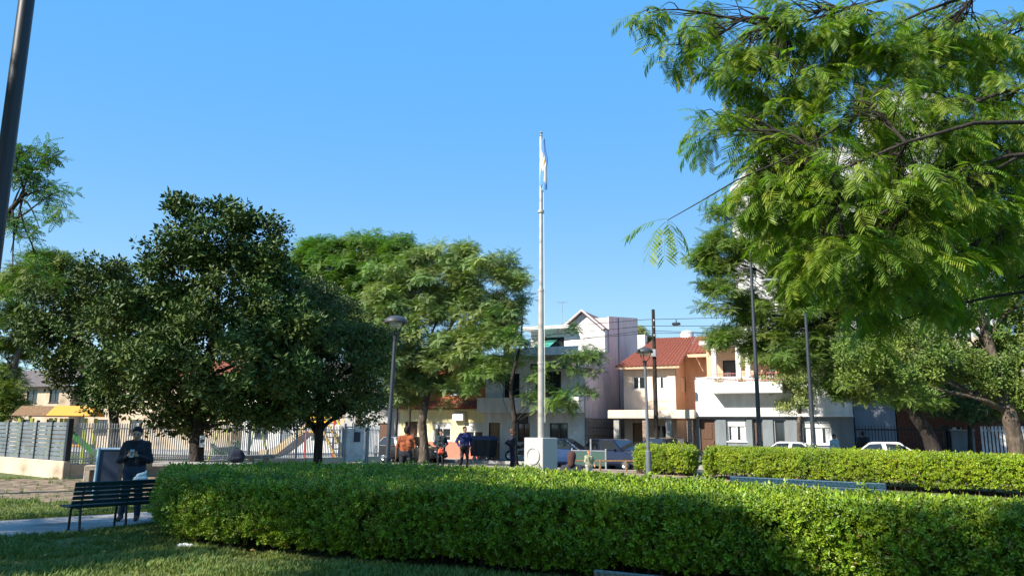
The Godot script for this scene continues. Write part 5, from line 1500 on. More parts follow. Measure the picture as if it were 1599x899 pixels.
# ------------------------------------------------------------------ playground
func build_playground() -> void:
	rng.seed = 41
	var A := Vector3(-14.3, 0, -25.3)
	var L := Vector3(-24.5, 0, -33.6)
	var E := Vector3(-5.8, 0, -34.8)
	var a: MB
	# slat fence on a plinth, receding to the left
	var u := (L - A).normalized()
	var yaw := atan2(-u.z, u.x)
	var h := thing("slat_fence", "grey horizontal slat fence on pale plinth left of the playground corner", "fence", A, yaw)
	var len := A.distance_to(L)
	a = MB.new(); a.span(Vector3(-0.12, -0.1, -0.12), Vector3(len, 0.56, 0.12), 0.02)
	part(h, "plinth", a, M.wallbase)
	var bays := 10
	var bw := len / bays
	for q in bays + 1:
		part(h, "post", boxmesh(Vector3(0.07, 1.32, 0.09), 0.008), M.darkmetal, Vector3(q * bw, 1.2, 0))
	for q in bays:
		for r in 9:
			part(h, "slat", boxmesh(Vector3(bw - 0.08, 0.118, 0.03), 0.006), M.slatmetal, Vector3((q + 0.5) * bw, 0.63 + r * 0.138, 0))
	part(h, "corner_post", boxmesh(Vector3(0.16, 1.42, 0.16), 0.01), M.darkmetal, Vector3(-0.02, 1.2, 0))
	# picket fence
	u = (E - A).normalized()
	yaw = atan2(-u.z, u.x)
	h = thing("picket_fence", "pale grey picket fence on brown plinth along the playground front", "fence", A, yaw)
	len = A.distance_to(E)
	var g0 := 10.85
	var g1 := 11.95
	a = MB.new(); a.span(Vector3(0.13, -0.1, -0.1), Vector3(g0 - 0.1, 0.47, 0.1), 0.02); a.span(Vector3(g1 + 0.1, -0.1, -0.1), Vector3(len, 0.47, 0.1), 0.02)
	part(h, "plinth", a, M.wallbase)
	var x := 0.2
	while x < len:
		if x < g0 - 0.1 or x > g1 + 0.1:
			part(h, "picket", boxmesh(Vector3(0.036, 1.28, 0.02)), M.whitemetal, Vector3(x, 1.13, 0))
		x += 0.08
	x = 0.1
	while x < len:
		if x < g0 - 0.1 or x > g1 + 0.1: part(h, "post", boxmesh(Vector3(0.07, 1.34, 0.07), 0.006), M.whitemetal, Vector3(x, 1.12, -0.05))
		x += 2.1
	for y in [0.62, 1.6]:
		part(h, "rail", boxmesh(Vector3(g0 - 0.2, 0.04, 0.03)), M.whitemetal, Vector3(g0 / 2, y, -0.03))
		part(h, "rail", boxmesh(Vector3(len - g1 - 0.1, 0.04, 0.03)), M.whitemetal, Vector3((g1 + len) / 2, y, -0.03))
	h = thing("playground_gate", "pale metal gate with dark plate in the picket fence", "gate", A + u * (g0 + g1) / 2, yaw)
	for s in [-1.0, 1.0]: part(h, "post", boxmesh(Vector3(0.12, 1.95, 0.12), 0.01), M.greymetal, Vector3(s * 0.6, 0.9, 0))
	part(h, "frame", cache("gateframe", func(mb):
		mb.box(Vector3(0, 1.72, 0), Vector3(1.0, 0.06, 0.05)); mb.box(Vector3(0, 0.18, 0), Vector3(1.0, 0.06, 0.05))
		for s in [-1.0, 1.0]: mb.box(Vector3(s * 0.48, 0.95, 0), Vector3(0.05, 1.5, 0.045))), M.whitemetal)
	part(h, "sheet", boxmesh(Vector3(0.88, 1.42, 0.015)), M.whitemetal, Vector3(0, 0.95, 0.01))
	part(h, "lock_plate", boxmesh(Vector3(0.34, 0.42, 0.02), 0.005), M.board_blue, Vector3(0.05, 1.3, 0.03))
	# slide: yellow and red tower with a cream chute
	h = thing("slide", "cream chute slide with yellow stairs and red posts behind the picket fence", "slide", Vector3(-9.35, 0, -36.6), -0.4)
	a = MB.new()
	var pr := [[0.0, 1.55], [-0.4, 1.35], [-1.0, 0.92], [-1.6, 0.55], [-2.1, 0.38], [-2.6, 0.34]]
	for q in pr.size() - 1:
		var p0: Array = pr[q]
		var p1: Array = pr[q + 1]
		for s in [-1.0, 1.0]:
			a.quad(Vector3(p0[0], p0[1] - 0.05, s * 0.36), Vector3(p1[0], p1[1] - 0.05, s * 0.36), Vector3(p1[0], p1[1] + 0.28, s * 0.42), Vector3(p0[0], p0[1] + 0.28, s * 0.42))
			a.quad(Vector3(p0[0], p0[1] + 0.28, s * 0.42), Vector3(p1[0], p1[1] + 0.28, s * 0.42), Vector3(p1[0], p1[1] - 0.1, s * 0.45), Vector3(p0[0], p0[1] - 0.1, s * 0.45))
		a.quad(Vector3(p0[0], p0[1] - 0.05, -0.36), Vector3(p1[0], p1[1] - 0.05, -0.36), Vector3(p1[0], p1[1] - 0.05, 0.36), Vector3(p0[0], p0[1] - 0.05, 0.36))
		a.quad(Vector3(p0[0], p0[1] - 0.1, -0.45), Vector3(p1[0], p1[1] - 0.1, -0.45), Vector3(p1[0], p1[1] - 0.1, 0.45), Vector3(p0[0], p0[1] - 0.1, 0.45))
	part(h, "chute", a, M.play_cream)
	for s in [[0.05, 0.45], [0.95, 0.45], [0.05, -0.45], [0.95, -0.45]]:
		part(h, "post", boxmesh(Vector3(0.09, 2.5, 0.09), 0.02), M.play_red, Vector3(s[0], 1.25, s[1]))
	part(h, "deck", boxmesh(Vector3(0.95, 0.08, 0.85), 0.01), M.play_yellow, Vector3(0.5, 1.48, 0))
	for s in [-1.0, 1.0]:
		for y in [1.75, 1.95, 2.15]: part(h, "guard_rail", boxmesh(Vector3(0.85, 0.07, 0.05), 0.01), M.play_yellow, Vector3(0.5, y, s * 0.45))
		a = MB.new(); a.tube([Vector3(1.0, 1.5, s * 0.42), Vector3(1.95, 0.05, s * 0.42)], [0.06, 0.06], 6); a.tube([Vector3(1.0, 2.2, s * 0.42), Vector3(1.95, 0.8, s * 0.42), Vector3(1.95, 0.05, s * 0.42)], [0.04, 0.04, 0.04], 6)
		part(h, "stair_side", a, M.play_yellow)
	for q in 5: part(h, "step", boxmesh(Vector3(0.22, 0.05, 0.8), 0.01), M.play_yellow, Vector3(1.15 + q * 0.17, 1.25 - q * 0.26, 0))
	# swing frame
	h = thing("swing_set", "lime swing frame behind the fence right of the dark trunk", "swing", Vector3(-13.0, 0, -37.5), -0.5)
	for s in [-1.0, 1.0]:
		for z in [-0.7, 0.7]:
			a = MB.new(); a.tube([Vector3(s * 1.3, 0, z), Vector3(s * 1.1, 2.4, 0)], [0.045, 0.045], 8)
			part(h, "leg", a, M.play_lime)
	a = MB.new(); a.tube([Vector3(-1.25, 2.4, 0), Vector3(1.25, 2.4, 0)], [0.05, 0.05], 8)
	part(h, "top_bar", a, M.play_lime)
	for s in [-0.5, 0.5]:
		var se := part(h, "swing_seat", boxmesh(Vector3(0.45, 0.05, 0.2), 0.02), M.plastic_black, Vector3(s, 0.55, 0))
		for e in [-0.2, 0.2]:
			a = MB.new(); a.tube([Vector3(e, 0, 0), Vector3(e, 1.85, 0)], [0.01, 0.01], 4)
			part(se, "chain", a, M.chrome)
	# two play huts with yellow posts
	for q in 2:
		h = thing("play_hut", ["wooden play hut with pale orange roof, left of the other hut", "play hut with bright orange roof, nearest the slat fence corner"][q], "play hut", Vector3(-20.6 + q * 1.9, 0, -34.2 + q * 0.7), 1.75, "play huts with orange roofs")
		for s in [[-0.6, -0.6], [0.6, -0.6], [-0.6, 0.6], [0.6, 0.6]]: part(h, "post", boxmesh(Vector3(0.13, 2.0, 0.13), 0.02), M.play_lime, Vector3(s[0], 1.0, s[1]))
		a = MB.new()
		for s in [-1.0, 1.0]:
			for k in 4:
				var b0 := Basis(Vector3.BACK, -s * 0.42)
				a.t = Transform3D(b0, Vector3(s * (0.14 + k * 0.24), 2.46 - k * 0.108, 0))
				a.box(Vector3.ZERO, Vector3(0.255, 0.035, 1.7), 0.008)
		part(h, "roof", a, M.play_orange if q else M.lightwood)
		part(h, "floor", boxmesh(Vector3(1.3, 0.1, 1.3), 0.02), M.play_orange, Vector3(0, 0.85, 0))
		part(h, "wall_panel", boxmesh(Vector3(1.1, 0.6, 0.05), 0.02), M.play_red, Vector3(0, 1.25, -0.6))
	h = thing("small_slide", "bright green plastic slide just inside the fence corner", "slide", Vector3(-16.5, 0, -29.3), 0.3)
	a = MB.new()
	for q in 8:
		var f := q / 8.0
		var f1 := (q + 1) / 8.0
		var p0 := Vector3(f * 1.2, 1.35 - 1.2 * f + 0.25 * f * f, 0)
		var p1 := Vector3(f1 * 1.2, 1.35 - 1.2 * f1 + 0.25 * f1 * f1, 0)
		for s in [-1.0, 1.0]:
			a.quad(p0 + Vector3(0, 0, s * 0.25), p1 + Vector3(0, 0, s * 0.25), p1 + Vector3(0, 0.18, s * 0.3), p0 + Vector3(0, 0.18, s * 0.3))
		a.quad(p0 + Vector3(0, 0, -0.25), p1 + Vector3(0, 0, -0.25), p1 + Vector3(0, 0, 0.25), p0 + Vector3(0, 0, 0.25))
	part(h, "chute", a, M.play_green)
	for s in [-0.25, 0.25]: part(h, "ladder_side", boxmesh(Vector3(0.06, 1.6, 0.06), 0.01), M.play_lime, Vector3(-0.05, 0.8, s))
	for q in 4: part(h, "rung", boxmesh(Vector3(0.05, 0.04, 0.5), 0.01), M.play_lime, Vector3(-0.05, 0.25 + q * 0.3, 0))
	h = thing("spring_rider", "green and pink spring rider behind the picket fence", "play rider", Vector3(-12.4, 0, -34.0), 0.6)
	a = MB.new()
	for q in 24: a.tube([Vector3(cos(q * 0.9) * 0.13, q * 0.018, sin(q * 0.9) * 0.13), Vector3(cos(q * 0.9 + 0.9) * 0.13, q * 0.018 + 0.018, sin(q * 0.9 + 0.9) * 0.13)], [0.02, 0.02], 5)
	part(h, "spring", a, M.chrome)
	a = MB.new(); a.extrude(PackedVector2Array([Vector2(-0.5, 0.5), Vector2(0.5, 0.5), Vector2(0.65, 0.9), Vector2(0.45, 1.15), Vector2(0.3, 0.85), Vector2(-0.3, 0.8), Vector2(-0.55, 1.0)]), -0.03, 0.03)
	part(h, "side_board", a, M.play_green, Vector3(0, 0, 0.16)); part(h, "side_board", a, M.play_pink, Vector3(0, 0, -0.16))
	part(h, "seat", boxmesh(Vector3(0.4, 0.05, 0.28), 0.02), M.play_pink, Vector3(-0.1, 0.74, 0))

func T(k: String, nm: String, label: String, o: Dictionary) -> Node3D:
	return tree(nm, label, TREES[k][0], TREES[k][1], o)

func build_trees() -> void:
	var big := {"mesh": MESHES["broad"], "leaf": "leaf_gloss", "bark": "bark_dark", "tuft": 0.55, "dens": 2.0, "per": 15, "gap": -0.25, "gapf": 0.6, "low_limbs": true}
	var m := big.duplicate(); m["seed"] = 101
	T("magnolia", "broadleaf_tree", "largest dark glossy tree, trunk with white notice beside the picket fence", m)
	m = big.duplicate(); m["seed"] = 102; m["dens"] = 1.7
	T("magnolia2", "broadleaf_tree", "lower dark tree left of the largest one, above the fence corner", m)
	m = {"mesh": MESHES["broad_small"], "leaf": "leaf_dark", "bark": "bark_dark", "tuft": 0.6, "dens": 1.9, "per": 15, "gap": -0.25, "low_limbs": true, "seed": 103, "warm": 0.1}
	T("darktree", "broadleaf_tree", "dark olive tree with low round crown in front of the slide", m)
	m = {"mesh": MESHES["pinnate_far"], "leaf": "leaf_light", "tuft": 0.75, "dens": 1.9, "per": 15, "gap": -0.22, "gapf": 0.4, "flat": 0.5, "seed": 104}
	T("backlight", "street_tree", "bright green street tree rising behind the dark olive tree", m)
	m = {"mesh": MESHES["pinnate_far"], "leaf": "leaf_olive", "tuft": 0.7, "dens": 1.7, "per": 14, "gap": -0.14, "gapf": 0.55, "flat": 0.5, "seed": 105, "warm": -0.06}
	T("tipa", "street_tree", "wide olive green street tree with forked grey trunk, left of flagpole", m)
	m = {"mesh": MESHES["pinnate_far"], "leaf": "leaf_mid", "bark": "bark_dark", "tuft": 0.5, "dens": 1.15, "per": 8, "gap": 0.02, "gapf": 0.7, "seed": 106, "warm": -0.1, "low_limbs": true}
	T("sparse", "street_tree", "thin dark limbed street tree in front of the white balcony house", m)
	m = {"mesh": MESHES["pinnate"], "leaf": "leaf_mid", "bark": "bark_dark", "tuft": 0.4, "dens": 3.0, "per": 7, "gap": 0.0, "gapf": 0.9, "seed": 107, "cs": 0.9, "warm": -0.1}
	T("leftsparse", "street_tree", "airy tree with open fine leaved branches at the left edge", m)
	m = {"mesh": MESHES["pinnate_far"], "leaf": "leaf_mid", "tuft": 0.6, "dens": 2.2, "per": 13, "gap": -0.2, "seed": 108, "warm": 0.1, "low_limbs": true}
	T("leftlow", "street_tree", "yellow green tree at the left edge behind the slat fence", m)
	m = {"mesh": MESHES["pinnate_far"], "leaf": "leaf_light", "bark": "bark_dark", "tuft": 0.55, "dens": 1.9, "per": 14, "gap": -0.1, "gapf": 0.6, "flat": 0.5, "seed": 109, "cs": 0.9, "warm": 0.15}
	T("tipa_r", "street_tree", "big spreading tree with thick trunk bent leftward behind the far hedge", m)
	m = {"mesh": MESHES["broad_small"], "leaf": "leaf_olive", "tuft": 0.5, "dens": 2.6, "per": 13, "gap": -0.2, "seed": 110, "low_limbs": true, "cs": 1.1}
	T("street_small", "small_tree", "small slender street tree before the white and grey house", m)
	m = {"mesh": MESHES["broad_small"], "leaf": "leaf_mid", "tuft": 0.5, "dens": 2.8, "per": 15, "gap": -0.2, "seed": 111, "low_limbs": true, "cs": 1.0}
	T("leaning", "leaning_tree", "tree with grey leaning trunk at the right edge behind the hedge", m)
	m = {"mesh": MESHES["broad_small"], "leaf": "leaf_dark", "bark": "bark_dark", "tuft": 0.5, "dens": 2.4, "per": 13, "seed": 112, "low_limbs": true}
	T("evergreen", "small_tree", "small dark evergreen with brown trunk left of the leaning tree", m)
	m = {"mesh": MESHES["pinnate_far"], "leaf": "leaf_olive", "tuft": 0.5, "dens": 2.0, "per": 12, "seed": 113, "warm": 0.15}
	T("roofside", "street_tree", "yellowish treetop showing between the pink wall and red roof", m)
	# trees beside and behind the viewer, whose shade lies over the lawn and the near hedge
	m = {"mesh": MESHES["pinnate"], "leaf": "leaf_mid", "tuft": 0.75, "dens": 1.1, "per": 13, "gap": -0.12, "seed": 121}
	tree("park_tree", "park tree left of the lawn, beside the viewer, shading the hedge", [[-12.9, -0.1, -7.0, 0.3], [-12.8, 2, -7.0, 0.25], [-12.6, 4.5, -7.2, 0.2], [-12.6, 6.5, -7.4, 0.15]],
		[[-11.0, 8.0, -7.3, 2.0, 1.6, 2.0], [-13.0, 8.8, -7.6, 2.2, 1.8, 2.2], [-12.6, 7.6, -9.6, 2.0, 1.6, 2.0], [-15.0, 8.0, -9.4, 2.0, 1.7, 2.0], [-10.4, 8.2, -5.4, 1.8, 1.5, 1.8], [-14.8, 7.8, -7.0, 1.8, 1.5, 1.8]], m)
	m = m.duplicate(); m["seed"] = 122; m["gap"] = -0.25; m["tuft"] = 0.55; m["dens"] = 2.3
	tree("park_tree", "park tree standing behind the viewer, its crown over the near bench", [[-6.6, -0.1, 1.9, 0.3], [-6.5, 2, 1.6, 0.25], [-6.2, 4.5, 1.0, 0.2], [-5.9, 6.5, 0.4, 0.15]],
		[[-8.0, 8.3, -0.85, 2.0, 1.6, 1.8], [-5.6, 8.6, 0.2, 2.0, 1.6, 1.7], [-3.2, 8.3, 1.45, 2.0, 1.5, 1.7], [-0.9, 8.2, 2.55, 1.9, 1.5, 1.7], [-5.6, 9.2, 2.4, 2.2, 1.7, 2.0], [-8.2, 8.6, 1.6, 2.0, 1.6, 2.0], [-9.8, 8.2, -2.6, 1.6, 1.3, 1.5]], m)
	m = m.duplicate(); m["seed"] = 123; m["gap"] = 0.0
	tree("park_tree", "park tree farther left of the viewer, dappling the lawn", [[-17.5, -0.1, -3.6, 0.28], [-17.3, 2.5, -3.7, 0.22], [-17.0, 5.5, -4.0, 0.16]],
		[[-16.0, 7.8, -3.8, 2.0, 1.6, 2.0], [-18.4, 8.0, -5.6, 2.1, 1.7, 2.1], [-17.5, 8.6, -3.0, 2.0, 1.7, 2.0], [-19.2, 7.8, -3.2, 1.8, 1.5, 1.8]], m)
	near_tree()

func near_tree() -> void:
	rng.seed = 77
	var base := Vector3(10.6, 0, -9.2)
	var th := thing("feathery_tree", "nearby tree whose feathery leaves hang over the upper right corner", "tree", base)
	var mb := MB.new()
	var tp := [Vector3(0, -0.1, 0), Vector3(-0.05, 1.5, 0.05), Vector3(-0.2, 3.2, 0.0), Vector3(-0.5, 4.8, 0.1), Vector3(-0.9, 6.2, 0.2), Vector3(-1.2, 7.6, 0.2)]
	mb.tube(tp, [0.34, 0.27, 0.24, 0.2, 0.15, 0.1], 12)
	var vars := []
	for q in 4: vars.append(feather_frond(R(0.30, 0.40), R(0.5, 1.5)))
	var all := [[], [], [], []]
	var cols := [[], [], [], []]
	var limbs := []
	var mains := []
	for q in [[8, 4, 0.075], [6, 4, 0.06], [11, 4, 0.055], [5, 5, 0.05], [14, 3, 0.055], [16, 3, 0.05], [20, 3, 0.045], [24, 2, 0.04], [25, 3, 0.04]]:
		var b: Array = NEAR[q[0]]
		var limb := bent(tp[q[1]], Vector3(b[0], b[1], b[2]) - base, R(0.2, 0.7), 9)
		var rad := []
		for e in 10: rad.append(lerpf(q[2], 0.012, e / 9.0))
		mb.tube(limb, rad, 7, false)
		mains.append_array(limb.slice(3))
	for b in NEAR:
		var c := Vector3(b[0], b[1], b[2]) - base
		var r := Vector3(b[3], b[4], b[5])
		var from: Vector3 = mains[0]
		for e in mains:
			if e.distance_to(c) < from.distance_to(c) and e.distance_to(c) > 0.35: from = e
		var limb := bent(from, c, R(0.05, 0.25), 7)
		var l0 := 0.014 + 0.007 * from.distance_to(c)
		var rad := []
		for q in 8: rad.append(lerpf(l0, 0.005, q / 7.0))
		mb.tube(limb, rad, 5, false)
		limbs.append(limb)
		var vol := r.x * r.y * r.z * 4.19
		var nt := int(45 + vol * 205)
		var thin := R(0.75, 1.2)
		nt = int(nt * thin)
		var last := Vector3.ZERO
		var aim := Vector3.FORWARD
		for q in nt:
			var d := rdir() * pow(rng.randf(), 0.45)
			var p := c + d * r * 1.12
			if q % 5 == 0:
				var tw := bent(limb[rng.randi_range(1, 7)], p, R(0.0, 0.15), 4)
				mb.tube(tw, [0.009, 0.008, 0.006, 0.004, 0.003], 4, false)
				last = p
				aim = (Vector3(d.x, 0, d.z) + Vector3(R(-1, 1), 0, R(-1, 1)) * 0.5).normalized()
			else: p = last - aim * R(0.0, 0.3) + rdir() * 0.05
			var out := aim + Vector3(R(-1, 1), 0, R(-1, 1)) * 0.8
			var yaw := atan2(out.x, out.z)
			var bs := Basis(Vector3.UP, yaw) * Basis(Vector3.RIGHT, R(-0.1, 0.85)) * Basis(Vector3.BACK, R(-0.5, 0.5))
			var v := rng.randi_range(0, 3)
			all[v].append(Transform3D(bs.scaled(Vector3.ONE * R(0.65, 1.15)), p))
			cols[v].append(tint(R(0.75, 1.25) * (0.8 + 0.25 * thin), R(-0.12, 0.32)))
	# the lone drooping branch tip against the sky
	var b0 := Vector3(2.9, 4.55, -7.9) - base
	var b1 := Vector3(1.50, 3.68, -7.2) - base
	var drop := [b0, Vector3(2.28, 4.19, -7.5) - base, Vector3(1.85, 3.90, -7.3) - base, b1]
	mb.tube([limbs[8][5], b0], [0.012, 0.010], 5, false)
	mb.tube(drop, [0.010, 0.008, 0.006, 0.004], 5, false)
	var tips := []
	for q in [[-1.9, 0.15, 1.25], [-1.1, 0.75, 1.35], [-0.5, 0.95, 1.25], [0.35, 0.95, 1.2], [1.2, 0.8, 1.0]]:
		tips.append(Transform3D((Basis(Vector3.UP, q[0]) * Basis(Vector3.RIGHT, q[1])).scaled(Vector3.ONE * q[2]), b1 + rdir() * 0.03))
	for q in 7:
		var p: Vector3 = drop[1].lerp(drop[0], R(-0.6, 1.0))
		tips.append(Transform3D((Basis(Vector3.UP, R(-2.5, 0.5)) * Basis(Vector3.RIGHT, R(0.2, 0.9))).scaled(Vector3.ONE * R(0.5, 0.8)), p))
	part(th, "trunk", mb, M.bark_dark)
	# the fronds that show largest are leaves of their own, the rest one mass
	for q in tips.size(): lone_frond(th, vars[q % 4], tips[q])
	var single := 0
	for v in 4:
		var keep := []
		var kc := []
		for q in all[v].size():
			var w: Vector3 = all[v][q].origin + base
			if single < 260 and w.z > -8.6 and rng.randf() < 0.12:
				single += 1
				lone_frond(th, vars[v], all[v][q])
			else:
				keep.append(all[v][q]); kc.append(cols[v][q])
		multi(th, "foliage", vars[v], M.leaf_near, keep, kc)

func lone_frond(th: Node3D, mesh: Mesh, t: Transform3D) -> void:
	var o := part(th, "leaf_frond", mesh, M.leaf_near)
	o.transform = t

func build_hedges() -> void:
	hedge("clipped_hedge", "long near clipped hedge sweeping across the whole foreground", HF, HB, 0.88, {"seed": 201, "dens": 1350.0, "topd": 0.8, "sc": 1.22})
	hedge("clipped_hedge", "long lime green hedge at right, beyond the blue bench", [[7.0, -28.2], [8.2, -26.4], [10, -24.3], [13.5, -20.6], [18.5, -16.2]], [[7.7, -29.6], [9.4, -28.4], [11.6, -26.0], [15.0, -22.3], [19.8, -17.6]], 0.96, {"seed": 202, "dens": 620.0, "sc": 1.6, "topd": 0.7, "leaf": "leaf_limehedge"})
	hedge("clipped_hedge", "short lime green hedge beside the lamp, left of the long lime one", [[5.05, -31.4], [5.5, -30.6], [6.3, -29.9], [6.75, -29.6]], [[5.6, -32.8], [6.2, -32.4], [6.9, -31.9], [7.35, -31.3]], 0.96, {"seed": 203, "dens": 560.0, "sc": 1.7, "topd": 0.8, "leaf": "leaf_limehedge"})

func build_furniture() -> void:
	rng.seed = 55
	var a: MB
	var th: Node3D
	bench("dark green slatted bench beside the hedge end, man behind it", Vector3(-6.4, 0.0, -13.25), deg_to_rad(49), 1.75, M.green_bench)
	bench("blue green bench whose top rail shows above the near hedge", Vector3(4.85, 0.0, -12.95), deg_to_rad(-39.8), 2.2, M.blue_bench).scale = Vector3.ONE * 1.14
	bench("weathered grey green bench at the bottom edge before the hedge", Vector3(1.26, 0.0, -4.92), deg_to_rad(-28), 1.5, M.old_bench)
	dome_lamp("dome street lamp at left centre beside the dark olive tree", Vector3(-2.98, 0, -19), Vector3(0.09, 0, 0), 0.0)
	dome_lamp("dome street lamp right of the flagpole, by the short hedge", Vector3(4.56, 0, -26), Vector3(-0.06, 0, 0), 0.6, M.lightpole)
	# plain tall lamp poles
	for q in [["thick dark lamp pole cut by the left edge, nearest the viewer", Vector3(-4.85, 0, -7.0), 7.0, 0.095, 0.068, "darkmetal"], ["tall dark pole standing before the white house window", Vector3(9.86, 0, -31), 9.0, 0.105, 0.055, "polemetal"], ["dark pole rising into the tree, right of the taller pole", Vector3(11.22, 0, -29), 6.1, 0.095, 0.055, "polemetal"]]:
		th = thing("lamp_pole", q[0], "pole", q[1], 0.0, "tall plain poles")
		a = MB.new(); a.tube([Vector3(0, 1.2, 0), Vector3(0, 4.0, 0), Vector3(0, q[2], 0)], [q[3] * 0.9, q[3] * 0.75, q[4]], 14)
		part(th, "pole", a, M[q[5]])
		a = MB.new(); a.lathe([Vector2(0, -0.05), Vector2(q[3] * 1.25, -0.05), Vector2(q[3] * 1.2, 1.2), Vector2(q[3] * 0.9, 1.26)], 14)
		part(th, "base_sleeve", a, M[q[5]])
		part(th, "cover_plate", boxmesh(Vector3(0.09, 0.28, 0.03), 0.01), M[q[5]], Vector3(0, 0.7, q[3] * 1.2))
		if q[2] < 7.2:
			a = MB.new(); a.tube([Vector3(0, 7.0, 0), Vector3(-0.3, 7.3, 0), Vector3(-1.0, 7.4, 0)], [0.05, 0.04, 0.04], 8)
			part(th, "arm", a, M.darkmetal)
			part(th, "lamp_head", boxmesh(Vector3(0.6, 0.12, 0.26), 0.04), M.greymetal, Vector3(-1.25, 7.38, 0))
	# flagpole on its pedestal
	th = thing("flagpole", "tall flagpole with limp light blue and white flag on stone pedestal", "flagpole", Vector3(0.96, 0, -25), 0.0)
	a = MB.new()
	a.lathe([Vector2(0.10, 1.3), Vector2(0.098, 1.4), Vector2(0.092, 6.15), Vector2(0.066, 6.22), Vector2(0.058, 11.55), Vector2(0.0, 11.6)], 16)
	part(th, "pole", a, M.flagpole)
	for y in [3.8, 6.2, 8.9]:
		a = MB.new(); a.t = Transform3D(Basis.IDENTITY, Vector3(0, y, 0)); a.lathe([Vector2(0.06, -0.05), Vector2(0.108, -0.04), Vector2(0.108, 0.04), Vector2(0.06, 0.05)], 16)
		part(th, "joint_ring", a, M.flagpole)
	a = MB.new(); a.tube([Vector3(0.13, 1.9, 0.05), Vector3(0.11, 6.0, 0.06), Vector3(0.07, 11.5, 0.04)], [0.008, 0.008, 0.008], 4)
	part(th, "halyard", a, M.white_bag)
	part(th, "cleat", boxmesh(Vector3(0.05, 0.18, 0.04), 0.01), M.darkmetal, Vector3(0.12, 2.3, 0.03))
	a = MB.new(); a.t = Transform3D(Basis.IDENTITY, Vector3(0, 11.6, 0)); a.lathe([Vector2(0.0, -0.02), Vector2(0.05, 0.0), Vector2(0.03, 0.05), Vector2(0.06, 0.1), Vector2(0.0, 0.17)], 12)
	part(th, "finial", a, M.greymetal)
	var ped := Basis(Vector3.UP, deg_to_rad(-41))
	a = MB.new(); a.t = Transform3D(ped, Vector3.ZERO); a.span(Vector3(-0.38, -0.05, -0.38), Vector3(0.38, 1.42, 0.38), 0.015)
	var pd := part(th, "pedestal", a, M.granite)
	a = MB.new(); a.t = Transform3D(ped, ped * Vector3(0, 0.86, 0.38))       # round emblem in relief
	a.t = a.t * Transform3D(Basis(Vector3.RIGHT, PI / 2), Vector3.ZERO)
	a.lathe([Vector2(0.27, -0.01), Vector2(0.27, 0.035), Vector2(0.245, 0.045), Vector2(0.22, 0.03), Vector2(0.21, 0.012), Vector2(0.0, 0.02)], 24)
	part(pd, "emblem", a, M.granite)
	a = MB.new(); a.t = Transform3D(ped, ped * Vector3(0, 0.5, 0.385))
	for q in 7: a.tube([Vector3(-0.2 + q * 0.035, 0.05 - q * 0.012, 0), Vector3(-0.165 + q * 0.035, 0.0 - q * 0.03, 0.012)], [0.014, 0.012], 5)
	part(pd, "laurel_spray", a, M.granite)
	a = MB.new()      # limp cloth, folded along the pole
	var rows := 30
	var cl := 26
	var grid := []
	for r in rows + 1:
		var f := float(r) / rows
		var line := []
		var wd := 0.16 + 0.30 * smoothstep(0.1, 0.55, f) - 0.05 * smoothstep(0.7, 1.0, f)
		for c in cl + 1:
			var g := float(c) / cl
			var ang := g * 14.0 + f * 1.5
			line.append(Vector3(0.04 + g * wd * 0.4 - 0.09 * g * smoothstep(0.35, 0.6, f) + 0.075 * cos(ang) * (0.4 + f), 11.45 - f * (1.72 - 0.12 * sin(g * 5.0)), 0.07 + 0.09 * sin(ang) * (0.35 + 0.65 * f) * (0.6 + 0.4 * g)))
		grid.append(line)
	for r in rows:
		for c in cl:
			var f := float(r) / rows + 0.18 * sin(float(c) / cl * 6.0)
			a.col = Color(0.11, 0.27, 0.55) if f < 0.36 or f > 0.70 else Color(0.52, 0.51, 0.48)
			if f > 0.47 and f < 0.6 and c > 9 and c < 14: a.col = Color(0.62, 0.40, 0.14)
			a.quad(grid[r][c], grid[r + 1][c], grid[r + 1][c + 1], grid[r][c + 1])
	part(th, "flag", a, M.clothvc)
	# concrete table, backpack, notice, stool, bin, litter
	for q in [["long low concrete table before the dark tree, backpack on it", Vector3(-8.35, 0, -21.6), 2.6, 0.1], ["small dark concrete table right of the backpack", Vector3(-8.75, 0, -27.3), 1.0, 0.4]]:
		th = thing("concrete_table", q[0], "table", q[1], q[3])
		a = MB.new(); a.span(Vector3(-q[2] / 2, 0.62, -0.35), Vector3(q[2] / 2, 0.72, 0.35), 0.015)
		part(th, "table_top", a, M.concrete)
		for s in [-1.0, 1.0]: part(th, "leg", boxmesh(Vector3(0.16, 0.66, 0.5), 0.015), M.concrete, Vector3(s * (q[2] / 2 - 0.25), 0.3, 0))
	th = thing("backpack", "dark navy backpack lying on the long concrete table", "backpack", Vector3(-7.52, 0.72, -21.55), 0.3)
	a = MB.new()
	add_sdf(a, [[Vector3(-0.10, 0.12, 0), 0.12, Vector3(0.10, 0.12, 0), 0.12, 0], [Vector3(-0.06, 0.24, -0.01), 0.12, Vector3(0.06, 0.24, -0.01), 0.12, 0]], 0.02, 0.06, [Color.WHITE])
	part(th, "bag", a, M.navy_cloth)
	a = MB.new(); add_sdf(a, [[Vector3(-0.07, 0.11, 0.11), 0.05, Vector3(0.07, 0.11, 0.11), 0.05, 0]], 0.015, 0.03, [Color.WHITE])
	part(th, "front_pocket", a, M.navy_cloth)
	a = MB.new(); a.tube([Vector3(-0.05, 0.34, -0.05), Vector3(-0.03, 0.40, -0.05), Vector3(0.03, 0.40, -0.05), Vector3(0.05, 0.34, -0.05)], [0.012, 0.012, 0.012, 0.012], 6)
	part(th, "handle", a, M.navy_cloth)
